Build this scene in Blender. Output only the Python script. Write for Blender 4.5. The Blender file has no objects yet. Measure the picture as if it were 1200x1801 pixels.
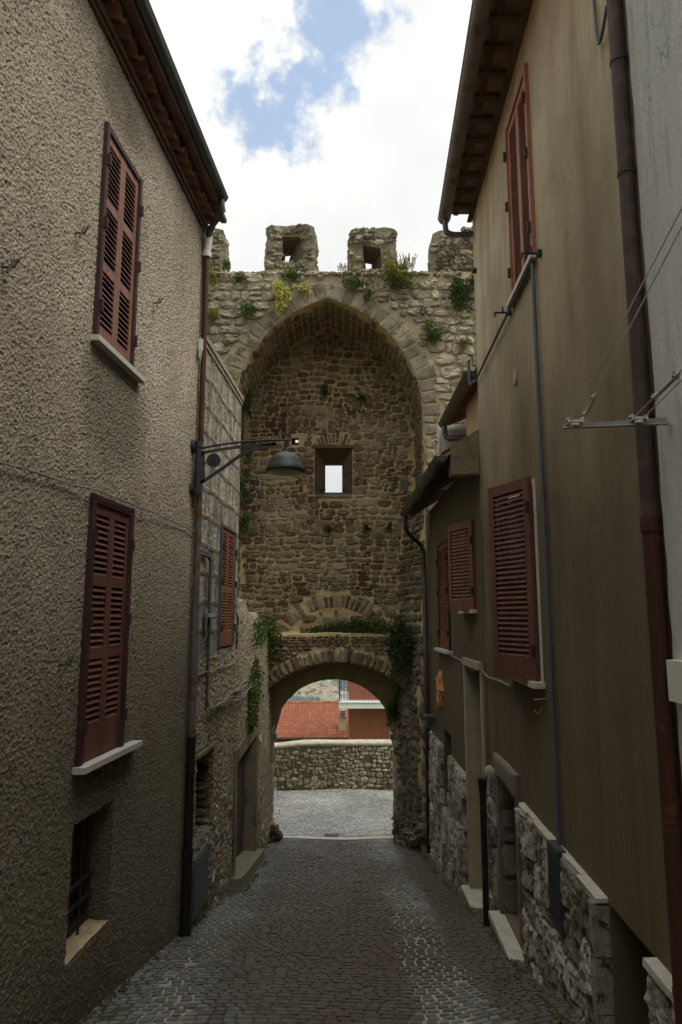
import bpy, math, random
import numpy as np
from mathutils import Vector, noise as mnoise
R = math.radians
rnd = random.Random(7)
S = bpy.context.scene
COL = S.collection

# ------------------------------------------------------------------ camera
PITCH = 8.77
cam_d = bpy.data.cameras.new('camera'); cam = bpy.data.objects.new('camera', cam_d); COL.objects.link(cam)
cam_d.sensor_fit = 'VERTICAL'; cam_d.sensor_height = 36.0; cam_d.lens = 24.0
cam.location = (0, 0, 0); cam.rotation_euler = (R(90 + PITCH), 0, 0)
cam_d.clip_start = 0.05; cam_d.clip_end = 20000
S.camera = cam
CP, SP = math.cos(R(PITCH)), math.sin(R(PITCH))
def ray(px, py):
    """direction (x/y, z/y) of a point seen in the 1200x1801 photograph"""
    u = (px - 600) / 1200; v = (900.5 - py) / 1200
    yd = CP - v * SP
    return u / yd, (SP + v * CP) / yd
def atY(px, py, y):
    a, b = ray(px, py); return Vector((a * y, y, b * y))

# ------------------------------------------------------------------ view, world, sun
S.view_settings.view_transform = 'Standard'; S.view_settings.look = 'None'
S.view_settings.gamma = 1.0; S.view_settings.use_curve_mapping = False
S.view_settings.exposure = 1.0
SUN_EL, SUN_AZ = 54.0, 116.0
def build_world():
    w = bpy.data.worlds.new('World'); S.world = w; w.use_nodes = True
    t = w.node_tree; t.nodes.clear(); L = t.links.new
    def nd(k, **kw):
        n = t.nodes.new(k)
        for a, b in kw.items(): setattr(n, a, b)
        return n
    def mth(op, a, b=None, clamp=False):
        n = nd('ShaderNodeMath', operation=op, use_clamp=clamp)
        for i, q in enumerate((a, b)):
            if q is None: continue
            if isinstance(q, (int, float)): n.inputs[i].default_value = q
            else: L(q, n.inputs[i])
        return n.outputs[0]
    out = nd('ShaderNodeOutputWorld'); bg = nd('ShaderNodeBackground'); L(bg.outputs[0], out.inputs[0])
    sky = nd('ShaderNodeTexSky'); sky.sky_type = 'NISHITA'; sky.sun_disc = False
    sky.sun_elevation = R(SUN_EL); sky.sun_rotation = R(SUN_AZ); sky.air_density = 1.0; sky.dust_density = 1.0
    tc = nd('ShaderNodeTexCoord'); D = tc.outputs['Generated']
    n1 = nd('ShaderNodeTexNoise'); n1.inputs['Scale'].default_value = 5.0; n1.inputs['Detail'].default_value = 9; n1.inputs['Roughness'].default_value = .62
    L(D, n1.inputs['Vector'])
    n2 = nd('ShaderNodeTexNoise'); n2.inputs['Scale'].default_value = 4.2; n2.inputs['Detail'].default_value = 8; n2.inputs['Roughness'].default_value = .55
    L(D, n2.inputs['Vector'])
    n3 = nd('ShaderNodeTexNoise'); n3.inputs['Scale'].default_value = 26.0; n3.inputs['Detail'].default_value = 7; n3.inputs['Roughness'].default_value = .6
    L(D, n3.inputs['Vector'])
    # openings in the cloud: discs of the sky around a few directions
    best = None
    for px, py, rad in ((448, 195, .034), (474, 220, .048), (510, 262, .030), (595, 30, .030), (606, -30, .055), (572, 85, .022), (545, 130, .022), (515, 165, .03), (700, -520, .14), (-600, 100, .15), (1900, 200, .2)):
        d = atY(px, py, 1).normalized()
        vd = nd('ShaderNodeVectorMath', operation='DISTANCE'); L(D, vd.inputs[0]); vd.inputs[1].default_value = d
        q = mth('SUBTRACT', vd.outputs['Value'], rad)
        best = q if best is None else mth('SMOOTH_MIN', best, q)
        if best is not q: best.node.inputs[2].default_value = .05
    q = mth('ADD', best, mth('ADD', mth('MULTIPLY', mth('SUBTRACT', n1.outputs[0], .5), .13), mth('MULTIPLY', mth('SUBTRACT', n3.outputs[0], .5), .15)))
    mr = nd('ShaderNodeMapRange', interpolation_type='SMOOTHSTEP'); L(q, mr.inputs[0])
    mr.inputs[1].default_value = -.03; mr.inputs[2].default_value = .010; mr.inputs[3].default_value = 0.12; mr.inputs[4].default_value = 1
    cr = nd('ShaderNodeValToRGB'); cr.color_ramp.elements[0].position = .34; cr.color_ramp.elements[1].position = .58
    cr.color_ramp.elements[0].color = (.85, .855, .84, 1); cr.color_ramp.elements[1].color = (1.05, 1.02, .96, 1)
    L(n2.outputs[0], cr.inputs[0])
    cl = nd('ShaderNodeVectorMath', operation='SCALE'); L(cr.outputs[0], cl.inputs[0])
    # a cloudy sky is about three times brighter overhead than near the horizon
    sx = nd('ShaderNodeSeparateXYZ'); L(D, sx.inputs[0])
    el = nd('ShaderNodeMapRange', interpolation_type='SMOOTHSTEP'); L(sx.outputs[2], el.inputs[0])
    el.inputs[1].default_value = .70; el.inputs[2].default_value = .97; el.inputs[3].default_value = 5.6; el.inputs[4].default_value = 19.0
    L(el.outputs[0], cl.inputs['Scale'])
    mx = nd('ShaderNodeMix', data_type='RGBA'); L(mr.outputs[0], mx.inputs[0]); tn = nd('ShaderNodeVectorMath', operation='MULTIPLY'); L(sky.outputs[0], tn.inputs[0]); tn.inputs[1].default_value = (.92, 1.22, 1.32); L(tn.outputs[0], mx.inputs[6]); L(cl.outputs[0], mx.inputs[7])
    L(mx.outputs[2], bg.inputs[0]); bg.inputs[1].default_value = .1
build_world()
sun_d = bpy.data.lights.new('sun', 'SUN'); sun = bpy.data.objects.new('sun', sun_d); COL.objects.link(sun)
sun_d.energy = 1.5; sun_d.angle = R(26); sun_d.color = (1, .95, .87)
_a = R(SUN_AZ); _e = R(SUN_EL)
_dir = Vector((math.sin(_a) * math.cos(_e), math.cos(_a) * math.cos(_e), math.sin(_e)))
sun.rotation_euler = _dir.to_track_quat('Z', 'Y').to_euler()
S.cycles.use_denoising = True
S.cycles.max_bounces = 8; S.cycles.diffuse_bounces = 5; S.cycles.volume_bounces = 0
S.cycles.caustics_reflective = False; S.cycles.caustics_refractive = False

# ------------------------------------------------------------------ materials
class M:
    def __init__(s, name, rough=.9, disp=False):
        s.m = bpy.data.materials.new(name); s.m.use_nodes = True; s.t = s.m.node_tree
        s.b = s.t.nodes['Principled BSDF']; s.out = s.t.nodes['Material Output']
        s.b.inputs['Roughness'].default_value = rough; s.b.inputs['Specular IOR Level'].default_value = .25
        s.tc = s.t.nodes.new('ShaderNodeTexCoord').outputs['Object']
        if disp: s.m.displacement_method = 'BOTH'
    def L(s, a, b): s.t.links.new(a, b)
    def n(s, k, **kw):
        x = s.t.nodes.new(k)
        for a, b in kw.items(): setattr(x, a, b)
        return x
    def mapp(s, sc=(1, 1, 1), loc=(0, 0, 0)):
        x = s.n('ShaderNodeMapping'); s.L(s.tc, x.inputs[0]); x.inputs['Scale'].default_value = sc; x.inputs['Location'].default_value = loc
        return x.outputs[0]
    def noise(s, scale, detail=4, rough=.55, sc=None, loc=(0, 0, 0), dist=0):
        x = s.n('ShaderNodeTexNoise'); s.L(s.mapp(sc or (1, 1, 1), loc), x.inputs['Vector'])
        x.inputs['Scale'].default_value = scale; x.inputs['Detail'].default_value = detail; x.inputs['Roughness'].default_value = rough; x.inputs['Distortion'].default_value = dist
        return x.outputs[0]
    def ramp(s, f, stops):
        x = s.n('ShaderNodeValToRGB'); s.L(f, x.inputs[0]); e = x.color_ramp.elements
        while len(e) < len(stops): e.new(.5)
        for q, (p, c) in zip(e, stops):
            q.position = p; q.color = (*(c if isinstance(c, tuple) else (c, c, c)), 1)
        return x.outputs[0]
    def mix(s, f, a, b, mode='MIX'):
        x = s.n('ShaderNodeMix', data_type='RGBA', blend_type=mode)
        for i, q in ((0, f), (6, a), (7, b)):
            if isinstance(q, (int, float)): x.inputs[i].default_value = q
            elif isinstance(q, tuple): x.inputs[i].default_value = (*q, 1)
            else: s.L(q, x.inputs[i])
        return x.outputs[2]
    def math(s, op, a, b=0.0, clamp=False):
        x = s.n('ShaderNodeMath', operation=op, use_clamp=clamp)
        for i, q in enumerate((a, b)):
            if isinstance(q, (int, float)): x.inputs[i].default_value = q
            else: s.L(q, x.inputs[i])
        return x.outputs[0]
    def attr(s, nm='tint'):
        x = s.n('ShaderNodeAttribute'); x.attribute_name = nm; return x.outputs['Fac']
    def color(s, c):
        if isinstance(c, tuple): s.b.inputs['Base Color'].default_value = (*c, 1)
        else: s.L(c, s.b.inputs['Base Color'])
    def bump(s, h, strength=.5, dist=.01):
        x = s.n('ShaderNodeBump'); s.L(h, x.inputs['Height']); x.inputs['Strength'].default_value = strength; x.inputs['Distance'].default_value = dist
        s.L(x.outputs[0], s.b.inputs['Normal'])
    def displace(s, h, scale, mid=.5):
        x = s.n('ShaderNodeDisplacement'); s.L(h, x.inputs['Height']); x.inputs['Scale'].default_value = scale; x.inputs['Midlevel'].default_value = mid
        s.L(x.outputs[0], s.out.inputs['Displacement'])

def simple(name, c, rough=.7, var=.25, nscale=6, metal=0, bump=.0, bscale=60):
    m = M(name, rough)
    f = m.noise(nscale, 5)
    m.color(m.ramp(f, [(.3, tuple(x * (1 - var) for x in c)), (.7, tuple(min(1, x * (1 + var)) for x in c))]))
    m.b.inputs['Metallic'].default_value = metal
    if bump: m.bump(m.noise(bscale, 4), bump, .004)
    return m.m
def stonemat(name, stops, bump=.7, bscale=28, lich=None, rough=.93, spread=.5, smear=None):
    """stops: ramp over the stone's own tint plus a little noise"""
    m = M(name, rough)
    f = m.math('ADD', m.attr(), m.math('MULTIPLY', m.math('SUBTRACT', m.noise(9, 6, .65), .5), spread))
    c = m.ramp(f, stops)
    c = m.mix(.55, c, m.ramp(m.noise(70, 4, .7), [(.3, .35), (.62, 1.0)]), 'MULTIPLY')
    if smear: c = m.mix(m.ramp(m.noise(7, 8, .75, loc=(2, 9, 4)), [(.53, 0.0), (.62, .75)]), c, smear)
    if lich:
        k = m.ramp(m.noise(lich[1], 6, .7, loc=(3, 1, 8)), [(lich[2], 0.0), (lich[2] + .09, 1.0)])
        c = m.mix(k, c, lich[0])
    m.color(c)
    m.bump(m.math('ADD', m.noise(bscale, 8, .7), m.math('MULTIPLY', m.noise(bscale * 4, 3, .6), .3)), bump, .03)
    return m.m
def mortarmat(name, c0, c1, disp=.025, moss=None):
    m = M(name, .95, disp=True)
    c = m.ramp(m.noise(3.5, 7, .7), [(.32, c0), (.68, c1)])
    c = m.mix(.5, c, m.ramp(m.noise(60, 4, .7), [(.3, .45), (.6, 1.0)]), 'MULTIPLY')
    if moss:
        k = m.ramp(m.noise(2.2, 7, .7, loc=(7, 2, 1)), [(moss[1], 0.0), (moss[1] + .12, 1.0)])
        c = m.mix(k, c, moss[0])
    m.color(c)
    m.displace(m.math('ADD', m.noise(14, 8, .7), m.math('MULTIPLY', m.noise(3, 2), .6)), disp, .8)
    return m.m

def make_stucco(name, c_lo, c_hi, dirt, amp=.022, scale=34, damp=None, dark_patches=(), low_shade=None):
    m = M(name, .95, disp=True)
    big = m.noise(scale, 3, .6, sc=(1, 1, 1)); fine = m.noise(scale * 2.6, 3, .6)
    h = m.math('ADD', m.ramp(big, [(.36, 0.0), (.66, 1.0)]), m.math('MULTIPLY', fine, .55))
    h2 = m.math('ADD', h, m.math('MULTIPLY', m.noise(2.2, 4), 1.0))
    m.displace(h2, amp, 1.0)
    c = m.ramp(m.noise(scale * 1.7, 4, .7, loc=(4, 4, 4)), [(.33, c_lo), (.62, c_hi)])
    c = m.mix(.8, c, m.ramp(m.noise(scale * .9, 3, .7, loc=(8, 1, 1)), [(.33, .25), (.48, 1.0)]), 'MULTIPLY')
    c = m.mix(m.ramp(m.noise(.55, 6, .65), [(.38, 0.0), (.66, .75)]), c, dirt)
    for (sy, sz, sw, sh) in dark_patches:      # soft dark patches below the sills and above the top opening
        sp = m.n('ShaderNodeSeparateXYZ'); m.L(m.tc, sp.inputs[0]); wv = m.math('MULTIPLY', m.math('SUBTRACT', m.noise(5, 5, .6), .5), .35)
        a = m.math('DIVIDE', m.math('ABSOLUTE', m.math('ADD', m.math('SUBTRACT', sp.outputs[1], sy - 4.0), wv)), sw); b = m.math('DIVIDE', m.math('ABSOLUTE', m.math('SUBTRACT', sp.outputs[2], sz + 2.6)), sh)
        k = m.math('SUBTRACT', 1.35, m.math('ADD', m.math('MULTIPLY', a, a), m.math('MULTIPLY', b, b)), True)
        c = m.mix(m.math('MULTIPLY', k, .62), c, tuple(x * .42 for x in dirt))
    vs = m.noise(1.0, 5, .6, sc=(1.4, 1.4, .22))
    c = m.mix(m.ramp(vs, [(.45, 0.0), (.72, .5)]), c, dirt)
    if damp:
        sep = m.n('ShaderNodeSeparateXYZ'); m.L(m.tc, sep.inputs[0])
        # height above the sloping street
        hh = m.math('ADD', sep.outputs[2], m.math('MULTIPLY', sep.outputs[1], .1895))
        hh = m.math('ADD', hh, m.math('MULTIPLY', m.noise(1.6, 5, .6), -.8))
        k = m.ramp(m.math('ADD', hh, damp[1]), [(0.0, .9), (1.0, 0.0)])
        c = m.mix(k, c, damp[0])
    if low_shade:  # alley shade painted into the colour, darker towards the street
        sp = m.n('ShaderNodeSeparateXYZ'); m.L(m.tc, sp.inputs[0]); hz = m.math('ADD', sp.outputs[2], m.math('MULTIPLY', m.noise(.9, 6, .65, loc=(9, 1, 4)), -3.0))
        c = m.mix(m.ramp(m.math('MULTIPLY', m.math('ADD', hz, low_shade), .28), [(0.0, .74), (1.0, 0.0)]), c, (.10, .082, .05))
    m.color(c)
    return m.m

def plaster_mat(name, c0, c1, c2, streak=.6, bump=.5, stain_shade=None):
    m = M(name, .92)
    v = m.noise(1.0, 7, .65, sc=(2.6, 2.6, .28))
    c = m.ramp(v, [(.3, c0), (.5, c1), (.72, c2)])
    c = m.mix(m.ramp(m.noise(.8, 6, .6, loc=(1, 5, 2)), [(.42, 0.0), (.7, streak)]), c, tuple(x * .55 for x in c0))
    if stain_shade:      # stained lower wall with alley shade painted in, uneven upper limit
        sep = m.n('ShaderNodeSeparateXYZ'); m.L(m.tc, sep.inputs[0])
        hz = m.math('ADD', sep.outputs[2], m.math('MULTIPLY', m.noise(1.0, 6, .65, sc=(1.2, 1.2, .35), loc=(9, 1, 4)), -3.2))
        c = m.mix(m.ramp(m.math('MULTIPLY', m.math('ADD', hz, stain_shade), .3), [(0.0, .85), (1.0, 0.0)]), c, (.072, .052, .023))
    thin = m.noise(1.0, 5, .7, sc=(9, 9, .5), loc=(2, 2, 2))
    c = m.mix(m.ramp(thin, [(.48, 0.0), (.7, .28)]), c, tuple(x * .6 for x in c0))
    crisp = m.noise(1.0, 9, .75, sc=(16, 16, .9), loc=(5, 0, 1))
    c = m.mix(m.ramp(m.math('MULTIPLY', crisp, m.ramp(m.noise(.9, 3), [(.4, .8), (.6, 1.1)])), [(.56, 0.0), (.60, .35)]), c, tuple(x * .5 for x in c0))
    c = m.mix(m.ramp(m.noise(2.6, 9, .8, loc=(3, 3, 0)), [(.62, 0.0), (.68, .12)]), c, tuple(min(1, x * 1.15) for x in c2))
    vo = m.n('ShaderNodeTexVoronoi', feature='DISTANCE_TO_EDGE'); vv = m.n('ShaderNodeVectorMath', operation='ADD'); nz = m.n('ShaderNodeTexNoise'); nz.inputs['Scale'].default_value = 2.5; nz.inputs['Detail'].default_value = 6
    m.L(m.tc, nz.inputs['Vector']); m.L(m.mapp((.9, .9, .55)), vv.inputs[0]); m.L(nz.outputs['Color'], vv.inputs[1]); m.L(vv.outputs[0], vo.inputs['Vector']); vo.inputs['Scale'].default_value = .9
    ck = m.math('MULTIPLY', m.ramp(vo.outputs['Distance'], [(0.0, 1.0), (.006, 0.0)]), m.ramp(m.noise(1.3, 3, loc=(6, 6, 6)), [(.5, 0.0), (.6, .7)]))
    c = m.mix(ck, c, tuple(x * .3 for x in c0))
    c = m.mix(.5, c, m.ramp(m.noise(85, 4, .75), [(.3, .45), (.62, 1.0)]), 'MULTIPLY')
    m.color(c)
    h = m.math('ADD', m.noise(120, 4, .7), m.math('MULTIPLY', m.noise(7, 4, .6), 2.0))
    m.bump(h, bump, .006)
    return m.m

MT = {}
MT['stucco'] = make_stucco('rough_stucco', (.20, .165, .115), (.74, .65, .51), (.25, .212, .152), amp=.0125, scale=50, dark_patches=((5.2, 1.65, .62, .5), (5.3, -1.25, .55, .3), (5.2, -2.75, .6, .35), (5.0, 4.1, .5, .25)), low_shade=-.1, damp=((.085, .08, .035), .55))
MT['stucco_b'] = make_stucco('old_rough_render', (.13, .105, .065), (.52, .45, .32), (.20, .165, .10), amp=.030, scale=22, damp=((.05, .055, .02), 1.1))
MT['plaster'] = plaster_mat('ochre_plaster', (.40, .325, .195), (.55, .46, .295), (.68, .585, .40), stain_shade=-2.0)
MT['plaster_low'] = plaster_mat('ochre_plaster_far', (.27, .22, .135), (.36, .30, .20), (.44, .38, .26), stain_shade=-4.2)
MT['cream'] = plaster_mat('cream_plaster', (.36, .26, .15), (.48, .36, .22), (.55, .44, .30), .3)
MT['bluegrey'] = plaster_mat('grey_plaster', (.50, .51, .47), (.59, .60, .55), (.66, .67, .62), .35, .7)
MT['blocks'] = None
MT['limestone'] = stonemat('limestone', [(.0, (.13, .115, .08)), (.45, (.28, .255, .185)), (.8, (.43, .39, .285)), (1, (.52, .47, .35))], lich=((.11, .10, .075), 3.2, .54), smear=(.31, .28, .20))
MT['ringstone'] = stonemat('arch_stone', [(.0, (.18, .16, .11)), (.6, (.30, .27, .19)), (1, (.41, .37, .265))], smear=(.33, .29, .19), lich=((.12, .105, .072), 3, .50), bump=1.0)
MT['brownstone'] = stonemat('brown_tuff', [(.0, (.085, .050, .026)), (.3, (.145, .10, .055)), (.65, (.25, .20, .125)), (1, (.42, .36, .25))], lich=((.07, .058, .03), 2.4, .60), smear=(.40, .325, .19))
MT['rubble'] = stonemat('rubble_stone', [(.0, (.16, .125, .08)), (.10, (.27, .14, .07)), (.16, (.27, .235, .165)), (.6, (.42, .375, .27)), (1, (.55, .50, .39))], lich=((.13, .105, .06), 4, .58))
MT['pierstone'] = stonemat('pier_stone', [(.0, (.09, .07, .045)), (.5, (.17, .145, .10)), (1, (.27, .25, .19))], lich=((.16, .12, .06), 4, .56))
MT['jambstone'] = stonemat('jamb_stone', [(.0, (.22, .18, .11)), (1, (.38, .32, .20))], bump=1.0, bscale=18, lich=((.10, .085, .05), 2.5, .52))
MT['splay'] = simple('dark_reveal', (.115, .09, .055), .95, .45, 9, bump=.8, bscale=30)  # darker and browner than the mortar around the openings
MT['rock'] = stonemat('rock_face', [(.0, (.22, .20, .15)), (.5, (.42, .39, .31)), (1, (.66, .63, .53))], bump=1.0, bscale=30, lich=((.06, .045, .028), 11, .52), spread=1.1)
MT['doorstone'] = stonemat('door_stone', [(.0, (.16, .14, .105)), (1, (.30, .27, .20))], bump=1.0, bscale=30)
MT['mortar_tan'] = mortarmat('tan_mortar', (.23, .20, .125), (.44, .38, .245), .028, moss=((.06, .065, .02), .62))
MT['mortar_gold'] = mortarmat('yellow_mortar', (.36, .285, .145), (.60, .485, .265), .026, moss=((.07, .07, .025), .66))
MT['mortar_merlon'] = mortarmat('merlon_mortar', (.14, .125, .085), (.29, .26, .18), .05, moss=((.09, .09, .05), .56))
MT['mortar_grey'] = mortarmat('grey_mortar', (.16, .135, .085), (.28, .245, .16), .03, moss=((.05, .06, .02), .6))
MT['marble'] = simple('pale_marble', (.50, .48, .43), .6, .12, 12)
MT['marble_jamb'] = simple('veined_marble', (.36, .31, .22), .5, .18, 5, bump=.1)
MT['travertine'] = simple('travertine', (.44, .41, .34), .7, .18, 14, bump=.3)
MT['concrete'] = simple('concrete', (.24, .215, .155), .9, .3, 8, bump=.5)
MT['dark_iron'] = simple('dark_iron', (.05, .052, .055), .5, .2, 30, .4)
MT['black_pipe'] = simple('black_pipe', (.02, .019, .018), .55, .3, 12, .2)
MT['gutter'] = simple('zinc_gutter', (.085, .09, .088), .45, .3, 4, .5)
MT['conduit'] = simple('grey_conduit', (.10, .115, .13), .5, .15, 8, .2)
MT['white_pipe'] = simple('white_pipe', (.62, .60, .55), .6, .1)
MT['cable'] = simple('grey_cable', (.26, .25, .22), .7, .2)
MT['cable_dark'] = simple('dark_cable', (.08, .07, .055), .7, .2)
MT['galv'] = simple('galvanised', (.33, .34, .31), .5, .15, 20, .4)
MT['white_plastic'] = simple('white_plastic', (.62, .61, .56), .5, .06)
MT['wire'] = simple('steel_wire', (.50, .48, .42), .5, .1, 6, .2)
MT['meter'] = simple('meter_door', (.045, .05, .055), .6, .2, 10)
MT['meter_l'] = simple('steel_door', (.11, .12, .12), .55, .2, 10)
MT['dark'] = simple('dark_interior', (.012, .010, .009), .9, .1)
MT['darkwood'] = simple('dark_wood', (.06, .035, .022), .8, .35, 8, bump=.3)
MT['eavewood'] = simple('eave_wood', (.105, .062, .035), .85, .45, 7, bump=.4)
MT['pianelle'] = simple('eave_brick', (.22, .155, .095), .9, .4, 9, bump=.4)
MT['terracotta'] = simple('terracotta', (.33, .14, .065), .85, .35, 7, bump=.3)
MT['terra_dark'] = simple('dark_terracotta', (.20, .095, .05), .9, .4, 6, bump=.3)  # darker, browner tone for the tiles under the eave
MT['terracotta_orn'] = simple('terracotta_ornament', (.42, .20, .09), .85, .3, 12, bump=.3)
MT['glass'] = simple('dim_glass', (.02, .025, .03), .15, .1)
MT['cement_cap'] = simple('cement_coping', (.36, .33, .26), .9, .3, 5, bump=.5)
MT['diffuser'] = simple('lamp_glass', (.22, .21, .15), .3, .1)
def woodpaint(name, c, wear=.0):
    m = M(name, .62)
    v = m.noise(1.0, 6, .65, sc=(14, 14, 2.0))
    cc = m.ramp(v, [(.3, tuple(x * .68 for x in c)), (.55, c), (.8, tuple(x * 1.3 for x in c))])
    if wear: cc = m.mix(m.ramp(m.noise(16, 6, .75), [(.60, 0.0), (.66, wear)]), cc, (.38, .30, .24))
    m.color(cc); m.bump(m.noise(1.0, 5, .6, sc=(70, 70, 8)), .35, .003)
    return m.m
MT['shut_pink'] = woodpaint('faded_red_shutter', (.245, .12, .09), .5)
MT['shut_red'] = woodpaint('red_brown_shutter', (.135, .058, .038), .3)
MT['shut_frame'] = woodpaint('dark_shutter_frame', (.055, .026, .022))
MT['shut_orange'] = woodpaint('orange_brown_shutter', (.24, .10, .055), .2)
MT['shut_rose'] = woodpaint('rose_shutter', (.34, .15, .095), .5)
MT['barn'] = woodpaint('grey_brown_planks', (.055, .048, .038))
def rustpipe(name, a, b, lvl):
    m = M(name, .65)
    m.color(m.mix(m.ramp(m.noise(5, 7, .7), [(lvl - .04, 0.0), (lvl + .06, 1.0)]), a, b)); m.bump(m.noise(60, 5), .3, .003)
    return m.m
MT['pipe_brown'] = rustpipe('brown_pipe', (.055, .04, .035), (.10, .06, .045), .55)
MT['pipe_rust'] = rustpipe('rusty_pipe', (.055, .022, .012), (.11, .048, .022), .58)
MT['pipe_mixed'] = rustpipe('flaking_pipe', (.12, .13, .125), (.13, .055, .03), .5)
MT['gutter_r'] = rustpipe('stained_gutter', (.17, .17, .155), (.13, .085, .045), .55)
def leafmat(name, c, var=.45):
    m = M(name, .6)
    m.color(m.ramp(m.attr(), [(0, tuple(x * (1 - var) for x in c)), (.6, c), (1, (min(1, c[0] * 1.7), c[1] * 1.45, c[2] * 1.1))]))
    m.b.inputs['Subsurface Weight'].default_value = 0
    tr = m.n('ShaderNodeBsdfTranslucent'); tr.inputs[0].default_value = (c[0] * 1.2, c[1] * 1.3, c[2] * .6, 1)
    ms = m.n('ShaderNodeMixShader'); ms.inputs[0].default_value = .25
    m.L(m.b.outputs[0], ms.inputs[1]); m.L(tr.outputs[0], ms.inputs[2]); m.L(ms.outputs[0], m.out.inputs[0])
    return m.m
MT['leaf'] = leafmat('leaf_green', (.075, .12, .028))
MT['leaf_dark'] = leafmat('leaf_dark_green', (.05, .085, .022))
MT['leaf_yel'] = leafmat('leaf_yellow_green', (.17, .19, .04))
MT['blossom'] = leafmat('pale_blossom', (.50, .48, .17), .3)
MT['yellow'] = leafmat('yellow_flower', (.65, .42, .02), .2)
MT['moss'] = leafmat('moss', (.06, .075, .018))
MT['tree'] = leafmat('tree_green', (.055, .085, .035))

# ------------------------------------------------------------------ mesh building
class MB:
    def __init__(s): s.v = []; s.f = []; s.t = []; s.tint = .5; s.mi = []; s.mat = 0; s.key = None
    def vert(s, p):
        s.v.append((p[0], p[1], p[2])); s.t.append(s.tint); return len(s.v) - 1
    def face(s, idx): s.f.append(tuple(idx)); s.mi.append(s.mat)
    def poly(s, pts): s.face([s.vert(p) for p in pts])
    def hexa(s, c):
        i = [s.vert(p) for p in c]
        for q in ((0, 3, 2, 1), (4, 5, 6, 7), (0, 1, 5, 4), (1, 2, 6, 5), (2, 3, 7, 6), (3, 0, 4, 7)): s.face([i[k] for k in q])
    def box(s, x0, x1, y0, y1, z0, z1):
        s.hexa([(x0, y0, z0), (x1, y0, z0), (x1, y1, z0), (x0, y1, z0), (x0, y0, z1), (x1, y0, z1), (x1, y1, z1), (x0, y1, z1)])
    def slab(s, F, a0, a1, z0, z1, o0, o1):
        """box in a frame F(along, height, out)"""
        s.hexa([F(a0, z0, o0), F(a1, z0, o0), F(a1, z0, o1), F(a0, z0, o1), F(a0, z1, o0), F(a1, z1, o0), F(a1, z1, o1), F(a0, z1, o1)])
    def tube(s, pts, r, n=8, cap=True, radii=None):
        pts = [Vector(p) for p in pts]; rings = []; up = Vector((0, 0, 1))
        prev = None
        for i, p in enumerate(pts):
            d = (pts[min(i + 1, len(pts) - 1)] - pts[max(i - 1, 0)]).normalized()
            a = prev if prev else (up if abs(d.dot(up)) < .9 else Vector((1, 0, 0)))
            x = (a - d * a.dot(d)).normalized(); prev = x; y = d.cross(x)
            rr = radii[i] if radii else r
            rings.append([s.vert(p + (x * math.cos(k * 2 * math.pi / n) + y * math.sin(k * 2 * math.pi / n)) * rr) for k in range(n)])
        for a, b in zip(rings, rings[1:]):
            for k in range(n): s.face((a[k], a[(k + 1) % n], b[(k + 1) % n], b[k]))
        if cap: s.face(rings[0][::-1]); s.face(rings[-1])
    def lathe(s, c, prof, n=24, axis='z'):
        rings = []
        for r, h in prof:
            ring = []
            for k in range(n):
                a = k * 2 * math.pi / n
                if axis == 'z': p = (c[0] + r * math.cos(a), c[1] + r * math.sin(a), c[2] + h)
                elif axis == 'y': p = (c[0] + r * math.cos(a), c[1] + h, c[2] + r * math.sin(a))
                else: p = (c[0] + h, c[1] + r * math.cos(a), c[2] + r * math.sin(a))
                ring.append(s.vert(p))
            rings.append(ring)
        for a, b in zip(rings, rings[1:]):
            for k in range(n): s.face((a[k], a[(k + 1) % n], b[(k + 1) % n], b[k]))
        s.face(rings[0][::-1]); s.face(rings[-1])
    def stone(s, out, MAP, h, tint, rough=.25, rings=((1.0, -.02), (.93, .55), (.68, .95)), r=rnd, sink=.0):
        cx = sum(p[0] for p in out) / len(out); cy = sum(p[1] for p in out) / len(out)
        s.tint = tint; prev = None; n = len(out)
        tx, ty = r.uniform(-.35, .35), r.uniform(-.35, .35)
        ext = max(abs(p[0] - cx) for p in out) + 1e-6; eyt = max(abs(p[1] - cy) for p in out) + 1e-6
        for k, (sc, hh) in enumerate(rings):
            ring = []
            for (u, v) in out:
                du, dv = (u - cx) * sc, (v - cy) * sc
                if k: q = h * (hh + tx * du / ext + ty * dv / eyt + r.uniform(-rough, rough)); 
                else: q = hh
                ring.append(s.vert(MAP(cx + du, cy + dv, q - sink)))
            if prev:
                for i in range(n): s.face((prev[i], prev[(i + 1) % n], ring[(i + 1) % n], ring[i]))
            prev = ring
        c = s.vert(MAP(cx, cy, h * (1 + r.uniform(-rough, rough)) - sink))
        for i in range(n): s.face((prev[i], prev[(i + 1) % n], c))
        s.tint = .5
    def build(s, name, mat, parent=None, smooth=False, local=False):
        me = bpy.data.meshes.new(name)
        off = Vector((0, 0, 0))
        if parent is not None and not local:
            q = parent
            while q is not None: off += q.location; q = q.parent
        V = np.array(s.v, dtype=np.float32)
        if len(V): V -= np.array(off, dtype=np.float32)
        me.from_pydata(V.tolist(), [], s.f)
        for mm in (mat if isinstance(mat, (list, tuple)) else [mat]): me.materials.append(mm)
        if isinstance(mat, (list, tuple)): me.polygons.foreach_set('material_index', s.mi)
        at = me.attributes.new('tint', 'FLOAT', 'POINT'); at.data.foreach_set('value', s.t)
        if smooth: me.polygons.foreach_set('use_smooth', [True] * len(s.f))
        me.validate(); me.update()
        o = bpy.data.objects.new(name, me); COL.objects.link(o)
        if parent is not None: o.parent = parent
        return o
def tag(o, label=None, cat=None, group=None, kind=None):
    for k, v in (('label', label), ('category', cat), ('group', group), ('kind', kind)):
        if v: o[k] = v
    return o
def empty(name, loc, label, cat, group=None):
    o = bpy.data.objects.new(name, None); COL.objects.link(o); o.location = loc; o.empty_display_size = .2
    return tag(o, label, cat, group)
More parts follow.
